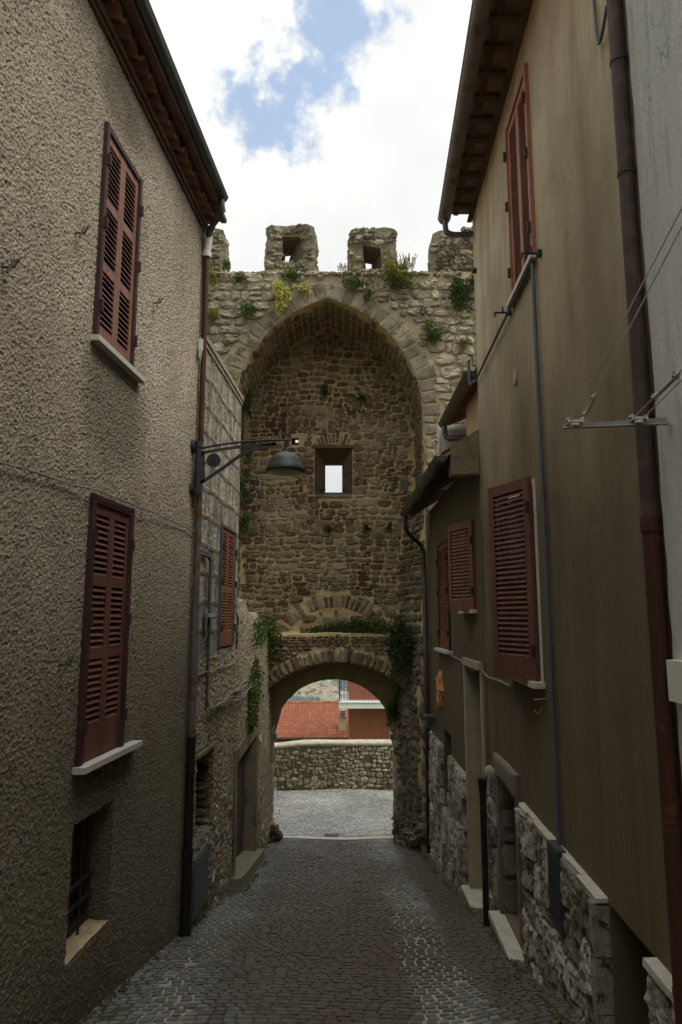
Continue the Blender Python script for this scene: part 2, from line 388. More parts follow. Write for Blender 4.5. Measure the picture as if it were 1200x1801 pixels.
def struct(name, mb, mat, smooth=False): return tag(mb.build(name, mat, smooth=smooth), kind='structure')
def rrect(cx, cy, a, b, n=12, e=3.2, jit=.08, r=rnd):
    out = []; wob = min(1, jit * 12); tp, tq, sk = (r.uniform(-.16, .16) * wob for _ in range(3))
    ph = r.uniform(-.12, .12)
    for k in range(n):
        t = k * 2 * math.pi / n + ph
        c, sn = math.cos(t), math.sin(t)
        q = (abs(c) ** e + abs(sn) ** e) ** (-1 / e)
        j = 1 + r.uniform(-jit, jit)
        u, v = c * q * j, sn * q * j
        out.append((cx + a * (u * (1 + tp * v) + sk * .5 * v * min(1, b / a)), cy + b * (v * (1 + tq * u) + sk * .5 * u)))
    return out
def lines(a, b, step, brk=()):
    pts = sorted(set([round(a, 5), round(b, 5)] + [round(x, 5) for x in brk if a < x < b])); out = []
    for p, q in zip(pts, pts[1:]):
        n = max(1, int(round((q - p) / step)))
        out += [p + (q - p) * i / n for i in range(n)]
    return out + [pts[-1]]
def gridwall(mb, F, ys, zs, holes=(), rev=False, reveals=True, step=.04):
    """holes: (y0,y1,z0,z1,depth)"""
    idx = {}
    def vi(y, z, o=0.0):
        k = (round(y, 4), round(z, 4), round(o, 4))
        if k not in idx: idx[k] = mb.vert(F(y, z, o))
        return idx[k]
    def fc(q): mb.face(q[::-1] if rev else q)
    for y0, y1 in zip(ys, ys[1:]):
        ym = (y0 + y1) / 2
        for z0, z1 in zip(zs, zs[1:]):
            zm = (z0 + z1) / 2
            if any(h[0] < ym < h[1] and h[2] < zm < h[3] for h in holes): continue
            fc((vi(y0, z0), vi(y1, z0), vi(y1, z1), vi(y0, z1)))
    if reveals:
        for h in holes:
            a0, a1, b0, b1, d = h[:5]
            hy = [y for y in ys if a0 - 1e-4 <= y <= a1 + 1e-4]; hz = [z for z in zs if b0 - 1e-4 <= z <= b1 + 1e-4]
            nd = max(2, int(d / step)); ds = [-d * i / nd for i in range(nd + 1)]
            for o0, o1 in zip(ds, ds[1:]):
                for p, q in zip(hy, hy[1:]):
                    fc((vi(p, b0, o0), vi(p, b0, o1), vi(q, b0, o1), vi(q, b0, o0))[::-1])
                    fc((vi(p, b1, o0), vi(q, b1, o0), vi(q, b1, o1), vi(p, b1, o1))[::-1])
                for p, q in zip(hz, hz[1:]):
                    fc((vi(a0, p, o0), vi(a0, q, o0), vi(a0, q, o1), vi(a0, p, o1))[::-1])
                    fc((vi(a1, p, o0), vi(a1, p, o1), vi(a1, q, o1), vi(a1, q, o0))[::-1])
def halfgutter(mb, A, B, r, n=10, bands=0, cap=True):
    A, B = Vector(A), Vector(B); d = (B - A).normalized(); sx = Vector((d.y, -d.x, 0)).normalized()
    if sx.x < 0: sx = -sx
    up = Vector((0, 0, 1))
    def ring(P, rr): return [P + sx * math.cos(math.pi + k * math.pi / n) * rr + up * math.sin(math.pi + k * math.pi / n) * rr for k in range(n + 1)]
    o0, o1, i0, i1 = ring(A, r), ring(B, r), ring(A, r * .93), ring(B, r * .93)
    O0, O1, I0, I1 = ([mb.vert(p) for p in q] for q in (o0, o1, i0, i1))
    for k in range(n):
        mb.face((O0[k], O0[k + 1], O1[k + 1], O1[k])); mb.face((I0[k], I1[k], I1[k + 1], I0[k + 1]))
        mb.face((O0[k], I0[k], I0[k + 1], O0[k + 1])); mb.face((O1[k], O1[k + 1], I1[k + 1], I1[k]))
    mb.face((O0[0], O1[0], I1[0], I0[0])); mb.face((O0[n], I0[n], I1[n], O1[n]))
    if cap:
        mb.face([mb.vert(p + d * .001) for p in i0]); mb.face([mb.vert(p - d * .001) for p in i1][::-1])
    mb.tube([A - sx * r, B - sx * r], r * .11, 6); mb.tube([A + sx * r, B + sx * r], r * .11, 6)
    for k in range(bands):
        P = A.lerp(B, (k + .5) / bands)
        mb.tube([P + sx * math.cos(math.pi + j * math.pi / 8) * (r * 1.03) + up * math.sin(math.pi + j * math.pi / 8) * (r * 1.03) for j in range(9)], r * .055, 5)
def curve_pts(pts, sub=6):
    P = [Vector(p) for p in pts]; P = [P[0] * 2 - P[1]] + P + [P[-1] * 2 - P[-2]]; out = []
    for i in range(1, len(P) - 2):
        for k in range(sub):
            t = k / sub
            out.append(.5 * ((2 * P[i]) + (-P[i - 1] + P[i + 1]) * t + (2 * P[i - 1] - 5 * P[i] + 4 * P[i + 1] - P[i + 2]) * t * t + (-P[i - 1] + 3 * P[i] - 3 * P[i + 1] + P[i + 2]) * t ** 3))
    return out + [P[-2]]

# frames: along-street coordinate y, height z, distance out of the wall towards the street
def FL(y, z, o=0): return (-2.195 + .08 * y + o, y, z)                 # stucco house, left
def FB(y, z, o=0):                                                     # block house, left
    x = -1.60 + .048 * (y - 7.5) if y < 9.85 else -1.4872 - .0024 * (y - 9.85)
    return (x + o, y, z)
def FR(y, z, o=0): return (1.423 + .0305 * y - o, y, z)                # ochre house, right
def FQ(y, z, o=0): return (1.668 - o, y, z)                            # low house, right
def sstep(a, b, x):
    t = min(1, max(0, (x - a) / (b - a))); return t * t * (3 - 2 * t)
def gz(x, y):
    """street surface"""
    s = -1.75 - .1895 * y
    flat = -4.687 - .012 * (y - 15.5) - .035 * (x + 1.5) * -1 * 0
    t = sstep(14.6, 16.6, y); z = s * (1 - t) + flat * t if y > 14.6 else s
    z += .15 * sstep(.6, 1.5, x) * (1 - sstep(4.6, 6.4, y))
    z += .02 * math.sin(x * 2.1 + y * .7)
    return z

# ------------------------------------------------------------------ far ground
def build_terrain():
    prof = [(-400, 60), (-60, 9), (0, -2.2), (15.5, -5.1), (21.5, -5.2), (24, -13), (60, -25), (300, -70), (700, -118), (1000, -120), (1300, -93), (1900, 40), (3000, 330), (5000, 480), (9000, 500)]
    def tz(x, y):
        for (a, b), (c, d) in zip(prof, prof[1:]):
            if y <= c: z = b + (d - b) * (y - a) / (c - a); break
        else: z = prof[-1][1]
        if y > 60:
            k = min(1, (y - 60) / 900)
            z += k * 14 * mnoise.noise(Vector((x / 260, y / 260, 0))) + k * k * 60 * (mnoise.noise(Vector((x / 1300, y / 1300, 5)))) * (1 if y > 1300 else .15)
        return z
    ys = [-400, -200, -100, -60, -20, 0, 5, 10, 15.5, 21.5, 24, 30, 40, 60, 90, 130, 200, 300, 400, 550] + [700 + 40 * i for i in range(26)] + [1800, 1950, 2150, 2400, 2700, 3000, 3500, 4200, 5000, 7000, 9000]
    xs = [-9000, -6000, -4000, -2500, -1600, -1000, -700] + [-500 + 40 * i for i in range(26)] + [700, 1000, 1600, 2500, 4000, 6000, 9000]
    mb = MB(); I = [[mb.vert((x, y, tz(x, y))) for x in xs] for y in ys]
    for j in range(len(ys) - 1):
        for i in range(len(xs) - 1): mb.face((I[j][i], I[j][i + 1], I[j + 1][i + 1], I[j + 1][i]))
    m = M('valley_land', .95)
    f = m.n('ShaderNodeTexVoronoi'); m.L(m.mapp((1 / 70, 1 / 34, 1 / 80)), f.inputs['Vector']); f.inputs['Scale'].default_value = 1
    sp = m.n('ShaderNodeSeparateColor'); m.L(f.outputs['Color'], sp.inputs[0])
    c = m.ramp(sp.outputs[0], [(0, (.05, .085, .02)), (.4, (.10, .15, .035)), (.7, (.16, .20, .06)), (1, (.22, .21, .10))])
    c = m.mix(m.ramp(m.noise(.02, 6), [(.5, 0.0), (.6, .8)]), c, (.04, .065, .022))
    m.color(c)
    struct('ground', mb, m.m, True)
    return tz
tz = build_terrain()

# ------------------------------------------------------------------ paving
def build_paving():
    # bedding sheet
    m = M('joint_bed', .9, disp=False)
    sep = m.n('ShaderNodeSeparateXYZ'); m.L(m.tc, sep.inputs[0]); X, Y = sep.outputs[0], sep.outputs[1]
    wob = m.math('MULTIPLY', m.math('SUBTRACT', m.noise(1.1, 5, .6), .5), 1.0)
    xr = m.math('ADD', X, wob)
    def band(c, w): # 1 inside
        return m.math('SUBTRACT', 1.0, m.math('DIVIDE', m.math('ABSOLUTE', m.math('SUBTRACT', xr, c)), w), True)
    k = m.math('MAXIMUM', band(.78, .36), band(-1.28, .30))
    k = m.math('MAXIMUM', k, m.math('MULTIPLY', m.math('GREATER_THAN', Y, 15.4), .35))
    k = m.math('MULTIPLY', m.ramp(k, [(.15, 0.0), (.5, 1.0)]), m.ramp(m.noise(2.4, 5, .7), [(.3, .5), (.6, 1.0)]))
    dark = m.ramp(m.noise(1.4, 5, .6, loc=(2, 2, 2)), [(.35, (.095, .08, .052)), (.65, (.15, .135, .09))])
    c = m.mix(k, dark, (.46, .42, .31))
    wl = m.math('GREATER_THAN', m.math('ADD', m.math('ABSOLUTE', m.math('ADD', X, .05)), m.math('MULTIPLY', wob, .5)), 1.42)
    c = m.mix(m.math('MULTIPLY', wl, .7), c, (.06, .07, .02))
    m.color(c); m.bump(m.noise(45, 5, .7), .7, .02)
    mb = MB()
    ys = lines(-18, 20.6, .15); xs = lines(-2.6, 2.6, .15)
    I = [[mb.vert((x, y, gz(x, y) - .006 + .008 * mnoise.noise(Vector((x * 4, y * 4, 0))))) for x in xs] for y in ys]
    for j in range(len(ys) - 1):
        for i in range(len(xs) - 1): mb.face((I[j][i], I[j][i + 1], I[j + 1][i + 1], I[j + 1][i]))
    # outer street, wider, runs across beyond the gate
    ys = lines(16.0, 20.6, .2)
    for x0, x1 in ((-14, -2.6), (2.6, 14)):
        xs = lines(x0, x1, .4)
        I = [[mb.vert((x, y, gz(x, y) - .006)) for x in xs] for y in ys]
        for j in range(len(ys) - 1):
            for i in range(len(xs) - 1): mb.face((I[j][i], I[j][i + 1], I[j + 1][i + 1], I[j + 1][i]))
    mb_set = MB(); r = random.Random(3)
    def sett(cx, cy, a, b, tint, h=.0055):
        sk = r.uniform(-.03, .03)
        out = [(cx - a + sk * b, cy - b), (cx + a, cy - b + sk * a), (cx + a - sk * b, cy + b), (cx - a, cy + b - sk * a)]
        o8 = []
        for i in range(4):
            p, q, n_ = out[i - 1], out[i], out[(i + 1) % 4]
            for w in (p, n_): o8.append((q[0] + (w[0] - q[0]) * .13 + r.uniform(-.003, .003), q[1] + (w[1] - q[1]) * .13 + r.uniform(-.003, .003)))
        hh = h + r.uniform(-.0025, .0025)
        MAPf = lambda u, v, q: (u, v, gz(u, v) + q)
        mb_set.stone(o8, MAPf, hh, tint, .12, ((1.0, -.012), (.90, .85), (.55, 1.0)), r)
    y = 3.6
    while y < 15.35:
        rowh = r.uniform(.068, .085); x = -1.85 + r.uniform(0, .1)
        while x < 1.75:
            w = r.uniform(.075, .125); cx, cy = x + w / 2, y + rowh / 2 + .07 * math.cos(x * 1.6) + .03 * mnoise.noise(Vector((x * .7, y * .7, 1)))
            n = mnoise.noise(Vector((x * .8, y * .5, 3)))
            side = sstep(.95, 1.15, x)
            t = .30 + .40 * n + r.uniform(-.10, .10) - .26 * (1 - min(1, abs(x - .0) / .8)) + (.16 if (.5 < x < 1.0 or x < -1.0) else 0)
            if r.random() < (.45 - .3 * abs(x)) : t -= .18
            if side > .5: t = .10 + r.uniform(-.06, .1)
            gap = .007 if not (.5 < x < 1.0 or x < -1.0) else .016; w = w if gap < .012 else min(w, .10)
            if r.random() > .012: sett(cx, cy, w / 2 - gap / 2, rowh / 2 - gap / 2 + .001, t)
            x += w
        y += rowh
    y = 15.72
    while y < 20.0:
        rowh = r.uniform(.085, .11); x = -7 + r.uniform(0, .1)
        while x < 7:
            w = r.uniform(.10, .16)
            if abs(x + .2) < 2.6 or y > 16:
                cy = y + rowh / 2 + .10 * math.sin(x * .9 + .6)
                sett(x + w / 2, cy, w / 2 - .006, rowh / 2 - .006, .72 + .25 * mnoise.noise(Vector((x * .7, y, 9))) + r.uniform(-.14, .14))
            x += w
        y += rowh
    struct('road', mb, m.m, True)
    sm = M('basalt_setts', .55)
    f = m2 = None
    f = sm.math('ADD', sm.attr(), sm.math('MULTIPLY', sm.math('SUBTRACT', sm.noise(7, 5), .5), .3))
    c = sm.ramp(f, [(0, (.095, .074, .054)), (.22, (.12, .105, .085)), (.42, (.145, .147, .14)), (.75, (.285, .295, .29)), (1, (.42, .42, .40))])
    c = sm.mix(.4, c, sm.ramp(sm.noise(90, 3, .7), [(.3, .5), (.6, 1.0)]), 'MULTIPLY')
    sm.color(c); sm.bump(sm.noise(60, 5, .6), .5, .006); sm.b.inputs['Specular IOR Level'].default_value = .4
    o = struct('paving', mb_set, sm.m, False)
    # pale threshold strip across the gate
    mt = MB(); n = 5; x = -1.62
    for k in range(n):
        w = 2.95 / n
        pts = [(x + .004, 15.42 + .0), (x + w - .004, 15.42), (x + w - .004, 15.66), (x + .004, 15.66)]
        top = [mt.vert((p[0], p[1] + r.uniform(-.008, .008), gz(*p) + .022)) for p in pts]
        bot = [mt.vert((p[0], p[1], gz(*p) - .03)) for p in pts]
        mt.face(top)
        for i in range(4): mt.face((bot[i], bot[(i + 1) % 4], top[(i + 1) % 4], top[i]))
        x += w
    struct('threshold', mt, MT['travertine'])
build_paving()

# ------------------------------------------------------------------ shutters and windows
_sr = random.Random(17)
def louver_leaf(mb, F, s0, s1, z0, z1, panels, o0=.0, th=.035, stile=.055, pitch=.042, solid_bottom=0.0, rail=.07):
    """panels: list of (z0,z1) louvred openings"""
    mb.slab(F, s0, s0 + stile, z0, z1, o0, o0 + th); mb.slab(F, s1 - stile, s1, z0, z1, o0, o0 + th)
    zz = z0
    for a, b in panels:
        mb.slab(F, s0 + stile, s1 - stile, zz, a, o0 + .003, o0 + th - .003); zz = b
        n = max(2, int((b - a) / pitch)); ph = (b - a) / n
        for k in range(n):
            c = a + ph * (k + .5) + _sr.uniform(-.0025, .0025); hz = ph * (.48 + _sr.uniform(-.05, .03)); wa = _sr.uniform(-.0025, .0025)
            # slat: top edge inwards, bottom edge out
            A, B = s0 + stile - .004, s1 - stile + .004
            i0, i1 = o0 + .004, o0 + th - .002
            t = .006
            mb.hexa([F(A, c + hz - t, i0), F(B, c + hz - t + wa, i0), F(B, c - hz + wa, i1), F(A, c - hz, i1), F(A, c + hz, i0), F(B, c + hz + wa, i0), F(B, c - hz + t + wa, i1), F(A, c - hz + t, i1)])
    mb.slab(F, s0 + stile, s1 - stile, zz, z1, o0 + .003, o0 + th - .003)
def panels_of(z0, z1, n, bottom=.12, top=.07, rail=.07):
    a = z0 + bottom; b = z1 - top; h = (b - a - rail * (n - 1)) / n
    return [(a + k * (h + rail), a + k * (h + rail) + h) for k in range(n)]
def hinges(parent, F, s, zs, o):
    for z in zs: mb = MB(); mb.slab(F, s - .012, s + .012, z, z + .09, o, o + .03); mb.build('hinge', MT['shut_frame'], parent)
def closed_window(house, F, y0, y1, z0, z1, mat, framemat, n, bottom, sill=None, rev=False, frame_w=.045, o0=-.02, label=None, pitch=.042, panels=None, sillmat='marble', sill_dz=.0):
    fr = MB()
    fr.slab(F, y0, y0 + frame_w, z0, z1, -.16, o0 + .055); fr.slab(F, y1 - frame_w, y1, z0, z1, -.16, o0 + .055)
    fr.slab(F, y0 + frame_w, y1 - frame_w, z1 - frame_w, z1, -.16, o0 + .05)
    fr.slab(F, y0 + frame_w, y1 - frame_w, z0, z1 - frame_w, -.16, -.14)
    w = fr.build('window', MT[framemat] if isinstance(framemat, str) else framemat, house)
    if label: w['label'] = label
    a, b = y0 + frame_w + .003, y1 - frame_w - .003; mid = (a + b) / 2
    for s0, s1 in ((a, mid - .002), (mid + .002, b)):
        mb = MB(); louver_leaf(mb, F, s0, s1, z0 + .01, z1 - frame_w - .004, panels or panels_of(z0 + .01, z1 - frame_w - .004, n, bottom), o0, pitch=pitch, stile=.045)
        sh = mb.build('shutter', MT[mat], w)
    hinges(w, F, y0 + frame_w * .6, (z0 + .2, (z0 + z1) / 2, z1 - .35), o0 + .05); hinges(w, F, y1 - frame_w * .6, (z0 + .2, (z0 + z1) / 2, z1 - .35), o0 + .05)
    if sill:
        mb = MB(); mb.slab(F, sill[0], sill[1], z0 - .045, z0 - .003 + sill_dz, -.12, sill[2]); mb.build('sill', MT[sillmat], w)
    return w

# ------------------------------------------------------------------ LEFT: stucco house
def house_left():
    H = empty('stucco_house', (-2.2, 4, -2.6), 'tall house in rough grey-brown spattered stucco, left of the alley, with three openings', 'house')
    yc = 7.45; top = 4.49
    holes = [(4.86, 5.54, -2.27, -1.385, .19), (4.72, 5.44, 2.03, 3.76, .2), (4.83, 5.60, -1.0, .885, .2)]
    ys = lines(-6, 3.4, .4) [:-1] + lines(3.4, yc, .0145, [h[0] for h in holes] + [h[1] for h in holes])
    zs = lines(-3.6, top, .0155, [h[2] for h in holes] + [h[3] for h in holes])
    zs_c = lines(-3.6, top, .5)
    mb = MB()
    gridwall(mb, FL, [y for y in ys if y >= 3.4 - 1e-6], zs, holes)
    gridwall(mb, FL, lines(-16, 3.4, .5), zs_c)
    # far gable end and hidden sides
    E = lambda a, z, o: (FL(yc, 0)[0] - a, yc + o, z)
    gridwall(mb, E, lines(0, .5, .03), lines(-3.6, top, .03), rev=False)
    x0 = FL(yc, 0)[0]
    mb.poly([(x0 - .5, yc, -3.6), (x0 - 6, yc, -3.6), (x0 - 6, yc, top + 1.6), (x0 - 3, yc, top + 1.6), (x0 - .5, yc, top)][::-1])
    mb.poly([(x0 - 6, yc, -3.6), (x0 - 6, -6, -3.6), (x0 - 6, -6, top + 1.6), (x0 - 6, yc, top + 1.6)])
    mb.build('wall', MT['stucco'], H, smooth=False)
    # deep window recess at street level
    w = MB(); y0, y1, z0, z1 = 4.86, 5.54, -2.27, -1.385
    for a, b in ((y0, y0 + .05), (y1 - .07, y1), ((y0 + y1) / 2 - .03, (y0 + y1) / 2 + .03)): w.slab(FL, a, b, z0, z1, -.19, -.15)
    w.slab(FL, y0 + .05, y1 - .07, z1 - .06, z1, -.19, -.155); w.slab(FL, y0 + .05, y1 - .07, z0, z0 + .09, -.19, -.155)
    wo = w.build('window', MT['darkwood'], H); wo['label'] = 'small dark barred window deep in the wall near the street'
    g = MB(); g.slab(FL, y0, y1, z0, z1, -.21, -.188); g.build('pane', MT['glass'], wo)
    g = MB()
    for zz in (z0 + .22, z0 + .36): g.slab(FL, y0, y1, zz, zz + .02, -.14, -.12)
    for yy in (y0 + .17, y0 + .42): g.slab(FL, yy, yy + .014, z0, z1, -.119, -.107)
    g.build('bars', MT['dark_iron'], wo)
    g = MB(); r = random.Random(5)
    sy = lines(y0 - .0, y1, .03); so = lines(-.15, -.0, .03)
    I = [[g.vert(FL(y, z0 + .03 + r.uniform(-.004, .004) - .08 * (o + .15), o)) for o in so] for y in sy]
    for i in range(len(sy) - 1):
        for j in range(len(so) - 1): g.face((I[i][j], I[i + 1][j], I[i + 1][j + 1], I[i][j + 1]))
    g.build('sill', simple('tan_cement_sill', (.42, .33, .20), .9, .2, 10, bump=.5), wo)
    closed_window(H, FL, 4.72, 5.44, 2.03, 3.76, 'shut_pink', 'shut_frame', 3, .10, (4.69, 5.62, .07), label='upper shuttered window with faded red paint')
    closed_window(H, FL, 4.83, 5.60, -1.0, .885, 'shut_red', 'shut_frame', 3, .24, (4.80, 5.86, .09), label='lower shuttered window in dark red brown', frame_w=.06)
    # eave: timber board, row of tiles seen from below, roof
    e = MB(); e.slab(FL, -16, yc + .03, top - .01, top + .05, -.02, .055); e.slab(FL, -16, yc + .02, top - .05, top - .012, 0, .03)
    e.build('eave_board', MT['eavewood'], H)
    t = MB(); r = random.Random(2); y = 1.0
    while y < yc - .05:
        rad = .085
        for ring in range(1):
            z = top + .07; n = 8; A = []; B = []; C = []; D = []
            out = .135 + r.uniform(-.02, .025); tilt = .035; sh = r.uniform(-.01, .01)
            for k in range(n + 1):
                a = math.pi * k / n; cy, cz = math.cos(a), math.sin(a)
                A.append(t.vert(FL(y + rad * cy * .9, z + rad * cz * 1.05 - .005, -.05))); B.append(t.vert(FL(y + sh + rad * cy, z + rad * cz * 1.15 - tilt, out)))
                C.append(t.vert(FL(y + rad * cy * .75, z + rad * cz * .9 - .005, -.05))); D.append(t.vert(FL(y + sh + rad * cy * .84, z + rad * cz * .98 - tilt, out)))
            for k in range(n):
                t.face((A[k], A[k + 1], B[k + 1], B[k])); t.face((C[k], D[k], D[k + 1], C[k + 1])); t.face((B[k], B[k + 1], D[k + 1], D[k]))
        y += .185
    t.build('eave_tiles', MT['terra_dark'], H)
    rf = MB()
    def roof(F, ya, yb, z, over, back, rise, sgn):
        ysl = lines(ya, yb, .0233); A, B, C, D = [], [], [], []
        for y in ysl:
            w = .03 * abs(math.sin(y * math.pi / .19))
            A.append(rf.vert(F(y, z + w, over))); B.append(rf.vert(F(y, z + w + rise, -back)))
            C.append(rf.vert(F(y, z - .03, over))); D.append(rf.vert(F(y, z - .03 + rise, -back)))
        for i in range(len(ysl) - 1):
            rf.face((A[i], A[i + 1], B[i + 1], B[i])); rf.face((C[i], D[i], D[i + 1], C[i + 1])); rf.face((A[i], C[i], C[i + 1], A[i + 1]))
        rf.face((A[0], B[0], D[0], C[0])); rf.face((A[-1], C[-1], D[-1], B[-1]))
    roof(FL, -16, yc - .06, top + .235, .25, 3.6, 1.5, 1)
    ro = rf.build('roof', MT['terracotta'], H)
    g = MB(); g.slab(FL, -16, yc + .06, top + .165, top + .195, -.1, .235); g.slab(FL, -16, yc + .05, top + .14, top + .163, .17, .235); g.build('eave_boarding', MT['eavewood'], H)
    g = MB(); halfgutter(g, (-1.93, .2, 4.74), (-1.352, 7.17, 4.74), .062, bands=0)
    for k in range(8):
        P = Vector((-1.93, .2, 4.74)).lerp(Vector((-1.352, 7.17, 4.74)), (k + .75) / 8.0)
        g.tube([P + Vector((math.cos(math.pi + j * math.pi / 8) * .064, 0, math.sin(math.pi + j * math.pi / 8) * .064)) for j in range(9)], .006, 5)
    go = g.build('gutter', MT['gutter'], H, smooth=False)
    # downpipe at the corner: elbow, white sleeve, brown, rusty, grey, black lengths
    px, py_ = -1.548, 7.33
    g = MB(); g.tube(curve_pts([(-1.352, 7.12, 4.70), (-1.356, 7.13, 4.60), (-1.39, 7.18, 4.52), (-1.47, 7.26, 4.47), (-1.515, 7.30, 4.40), (-1.53, 7.32, 4.33)]), .034, 10)
    d = g.build('downpipe', MT['gutter'], H, smooth=True)
    def seg(z1, z0, r0, mat, name, dx=0):
        g = MB(); g.tube([(px + dx, py_, z1), (px + dx * .5, py_, (z0 + z1) / 2), (px, py_, z0)], r0, 12); g.tube([(px, py_, z0 - .02), (px, py_, z0 + .04)], r0 * 1.22, 12)
        return g.build(name, MT[mat], d, smooth=False)
    seg(4.36, 4.12, .043, 'white_pipe', 'white_sleeve', .02); seg(4.12, 1.9, .03, 'pipe_rust', 'brown_length')
    seg(1.9, .1, .037, 'pipe_mixed', 'rusty_length'); seg(.1, -1.2, .042, 'pipe_mixed', 'grey_length'); seg(-1.2, -2.35, .047, 'black_pipe', 'black_length'); seg(-2.35, -3.12, .052, 'black_pipe', 'black_foot')
    # mossy foot of the wall
    return H
house_left()

# iron hooks on the left wall
for i, (px, py, lb) in enumerate(((132, 410, 'rusty iron hook between the upper shutters and the left edge of the wall'), (269, 533, 'small rusty iron hook right of the upper shutters'), (4, 470, 'rusty iron peg at the far left of the stucco wall'), (104, 1168, 'small rusty hook left of the lower shutters'))):
    a, b = ray(px, py); y = 2.195 / (.08 - a); z = b * y
    g = MB(); g.tube([FL(y, z, -.02), FL(y, z, .07), FL(y, z + .05, .09)], .008, 6); g.tube([FL(y - .03, z - .05, .05), FL(y + .01, z + .05, .06)], .009, 6)
    tag(g.build('wall_hook', MT['cable_dark']), lb, 'hook', 'iron hooks on the stucco wall')
# thin cable sagging along the left wall
g = MB()
pl = []
for px, py in ((-30, 806), (0, 815), (60, 832), (120, 852), (155, 862), (230, 890), (300, 917), (338, 936)):
    a, b = ray(px, py); y = 2.195 / (.08 - a); pl.append(FL(y, b * y, .03 + (.03 if 150 < px < 235 else 0)))
g.tube(curve_pts(pl, 5), .006, 6); g.tube([Vector(p) + Vector((0, 0, .009 * math.sin(i))) for i, p in enumerate(curve_pts(pl, 5))], .004, 5)
tag(g.build('wall_cable', MT['cable']), 'thin grey cable running along the stucco wall above the lower shutters', 'cable')
g = MB(); g.tube([(-1.59, 7.36, 4.45), (-1.585, 7.37, 3.4), (-1.582, 7.38, 2.9)], .011, 6); g.tube([(-1.577, 7.37, 3.0), (-1.58, 7.36, 1.2), (-1.575, 7.35, .6), (-1.58, 7.36, .1)], .011, 6)
g.tube([(-1.568, 7.39, 2.85), (-1.566, 7.39, 1.3)], .007, 6)
tag(g.build('riser_cable', MT['cable']), 'pale electric cable rising beside the brown downpipe at the house corner', 'cable')
g = MB(); g.box(-1.60, -1.55, 7.27, 7.33, 2.96, 3.09); g.box(-1.59, -1.565, 7.26, 7.30, 2.90, 2.965)
for k in range(4): g.tube(curve_pts([(-1.575, 7.26, 3.0), (-1.55 - .01 * k, 7.24, 2.93 - .02 * k), (-1.57, 7.28, 2.84)]), .005, 5)
tag(g.build('junction_box', MT['white_plastic']), 'small white junction box beside the brown downpipe', 'junction box')

# ------------------------------------------------------------------ street lamp
def street_lamp():
    X, Yl = -1.548, 7.28
    L_ = empty('street_lamp', (X, 7.2, 1.3), 'dark grey bracket street lamp with a domed shade, reaching out from the left corner', 'street lamp')
    def q(px, py): return atY(px, py, 7.22)
    p0, p1 = q(350, 778), q(347, 872)
    g = MB(); g.tube([(p0.x, 7.22, p0.z), (p0.x, 7.22, p1.z)], .033, 10)
    for z in (p0.z - .03, p1.z + .05): g.tube([(p0.x, 7.22, z - .03), (p0.x, 7.22, z + .035)], .042, 10)
    g.build('post', MT['dark_iron'], L_, smooth=False)
    for py in (785, 859):
        z = q(350, py).z; g = MB()
        g.lathe((-1.61, 7.22, z), [(.075, -.01), (.075, .015), (.045, .03), (.02, .035)], 16, 'x')
        g.tube([(-1.6, 7.22, z), (p0.x, 7.22, z)], .016, 8); g.build('wall_flange', MT['dark_iron'], L_)
    g = MB(); arm = [q(x, y) for x, y in ((352, 789), (390, 782), (430, 777), (480, 774), (512, 774))]
    g.tube(curve_pts(arm), .013, 8)
    ar = g.build('arm', MT['dark_iron'], L_)
    g = MB()
    def bar(pts, hw):
        P = curve_pts([q(*p) for p in pts], 5)
        for a, b in zip(P, P[1:]):
            n = Vector((-(b - a).z, 0, (b - a).x)).normalized() * hw; Yv = Vector((0, .008, 0))
            g.hexa([a - n - Yv, b - n - Yv, b - n + Yv, a - n + Yv, a + n - Yv, b + n - Yv, b + n + Yv, a + n + Yv])
    bar([(353, 797), (400, 789), (440, 784), (486, 781)], .014)
    bar([(353, 850), (390, 825), (430, 797), (462, 786), (486, 781)], .018)
    bar([(358, 795), (358, 848)], .015)
    bar([(352, 800), (358, 800)], .014); bar([(352, 847), (358, 847)], .014)
    g.build('brace', MT['dark_iron'], L_)
    c = q(376, 810); g = MB()
    g.lathe((c.x, 7.22, c.z), [(.068, -.012), (.075, -.014), (.075, .014), (.068, .012)], 20, 'y')
    g.box(c.x - .028, c.x + .028, 7.2, 7.209, c.z - .036, c.z - .028); g.box(c.x - .028, c.x + .028, 7.2, 7.209, c.z + .028, c.z + .036)
    g.box(c.x - .02, c.x - .011, 7.2, 7.209, c.z - .025, c.z + .025)
    for dz in (-.022, 0, .022): g.box(c.x - .011, c.x + .016, 7.2, 7.209, c.z + dz - .004, c.z + dz + .004)
    g.build('emblem', MT['dark_iron'], L_)
    c = q(502, 835); top = q(502, 774)
    g = MB(); g.tube([(c.x, 7.22, top.z), (c.x, 7.22, q(502, 800).z)], .014, 8); g.build('stem', MT['dark_iron'], L_)
    g = MB(); hgt = q(502, 799).z - q(502, 832).z
    g.lathe((c.x, 7.22, q(502, 829).z), [(.195, -.006), (.212, 0), (.214, .018), (.205, .026), (.207, .036), (.197, .046), (.18, hgt * .55), (.15, hgt * .75), (.105, hgt * .92), (.05, hgt * .985), (.035, hgt + .01), (.015, hgt + .02)], 32)
    sh = g.build('shade', MT['dark_iron'], L_, smooth=True)
    g = MB(); g.lathe((c.x, 7.22, q(502, 829).z), [(.02, -.04), (.10, -.032), (.17, -.017), (.19, -.0075)], 28); g.build('diffuser', MT['diffuser'], sh, smooth=True)
street_lamp()

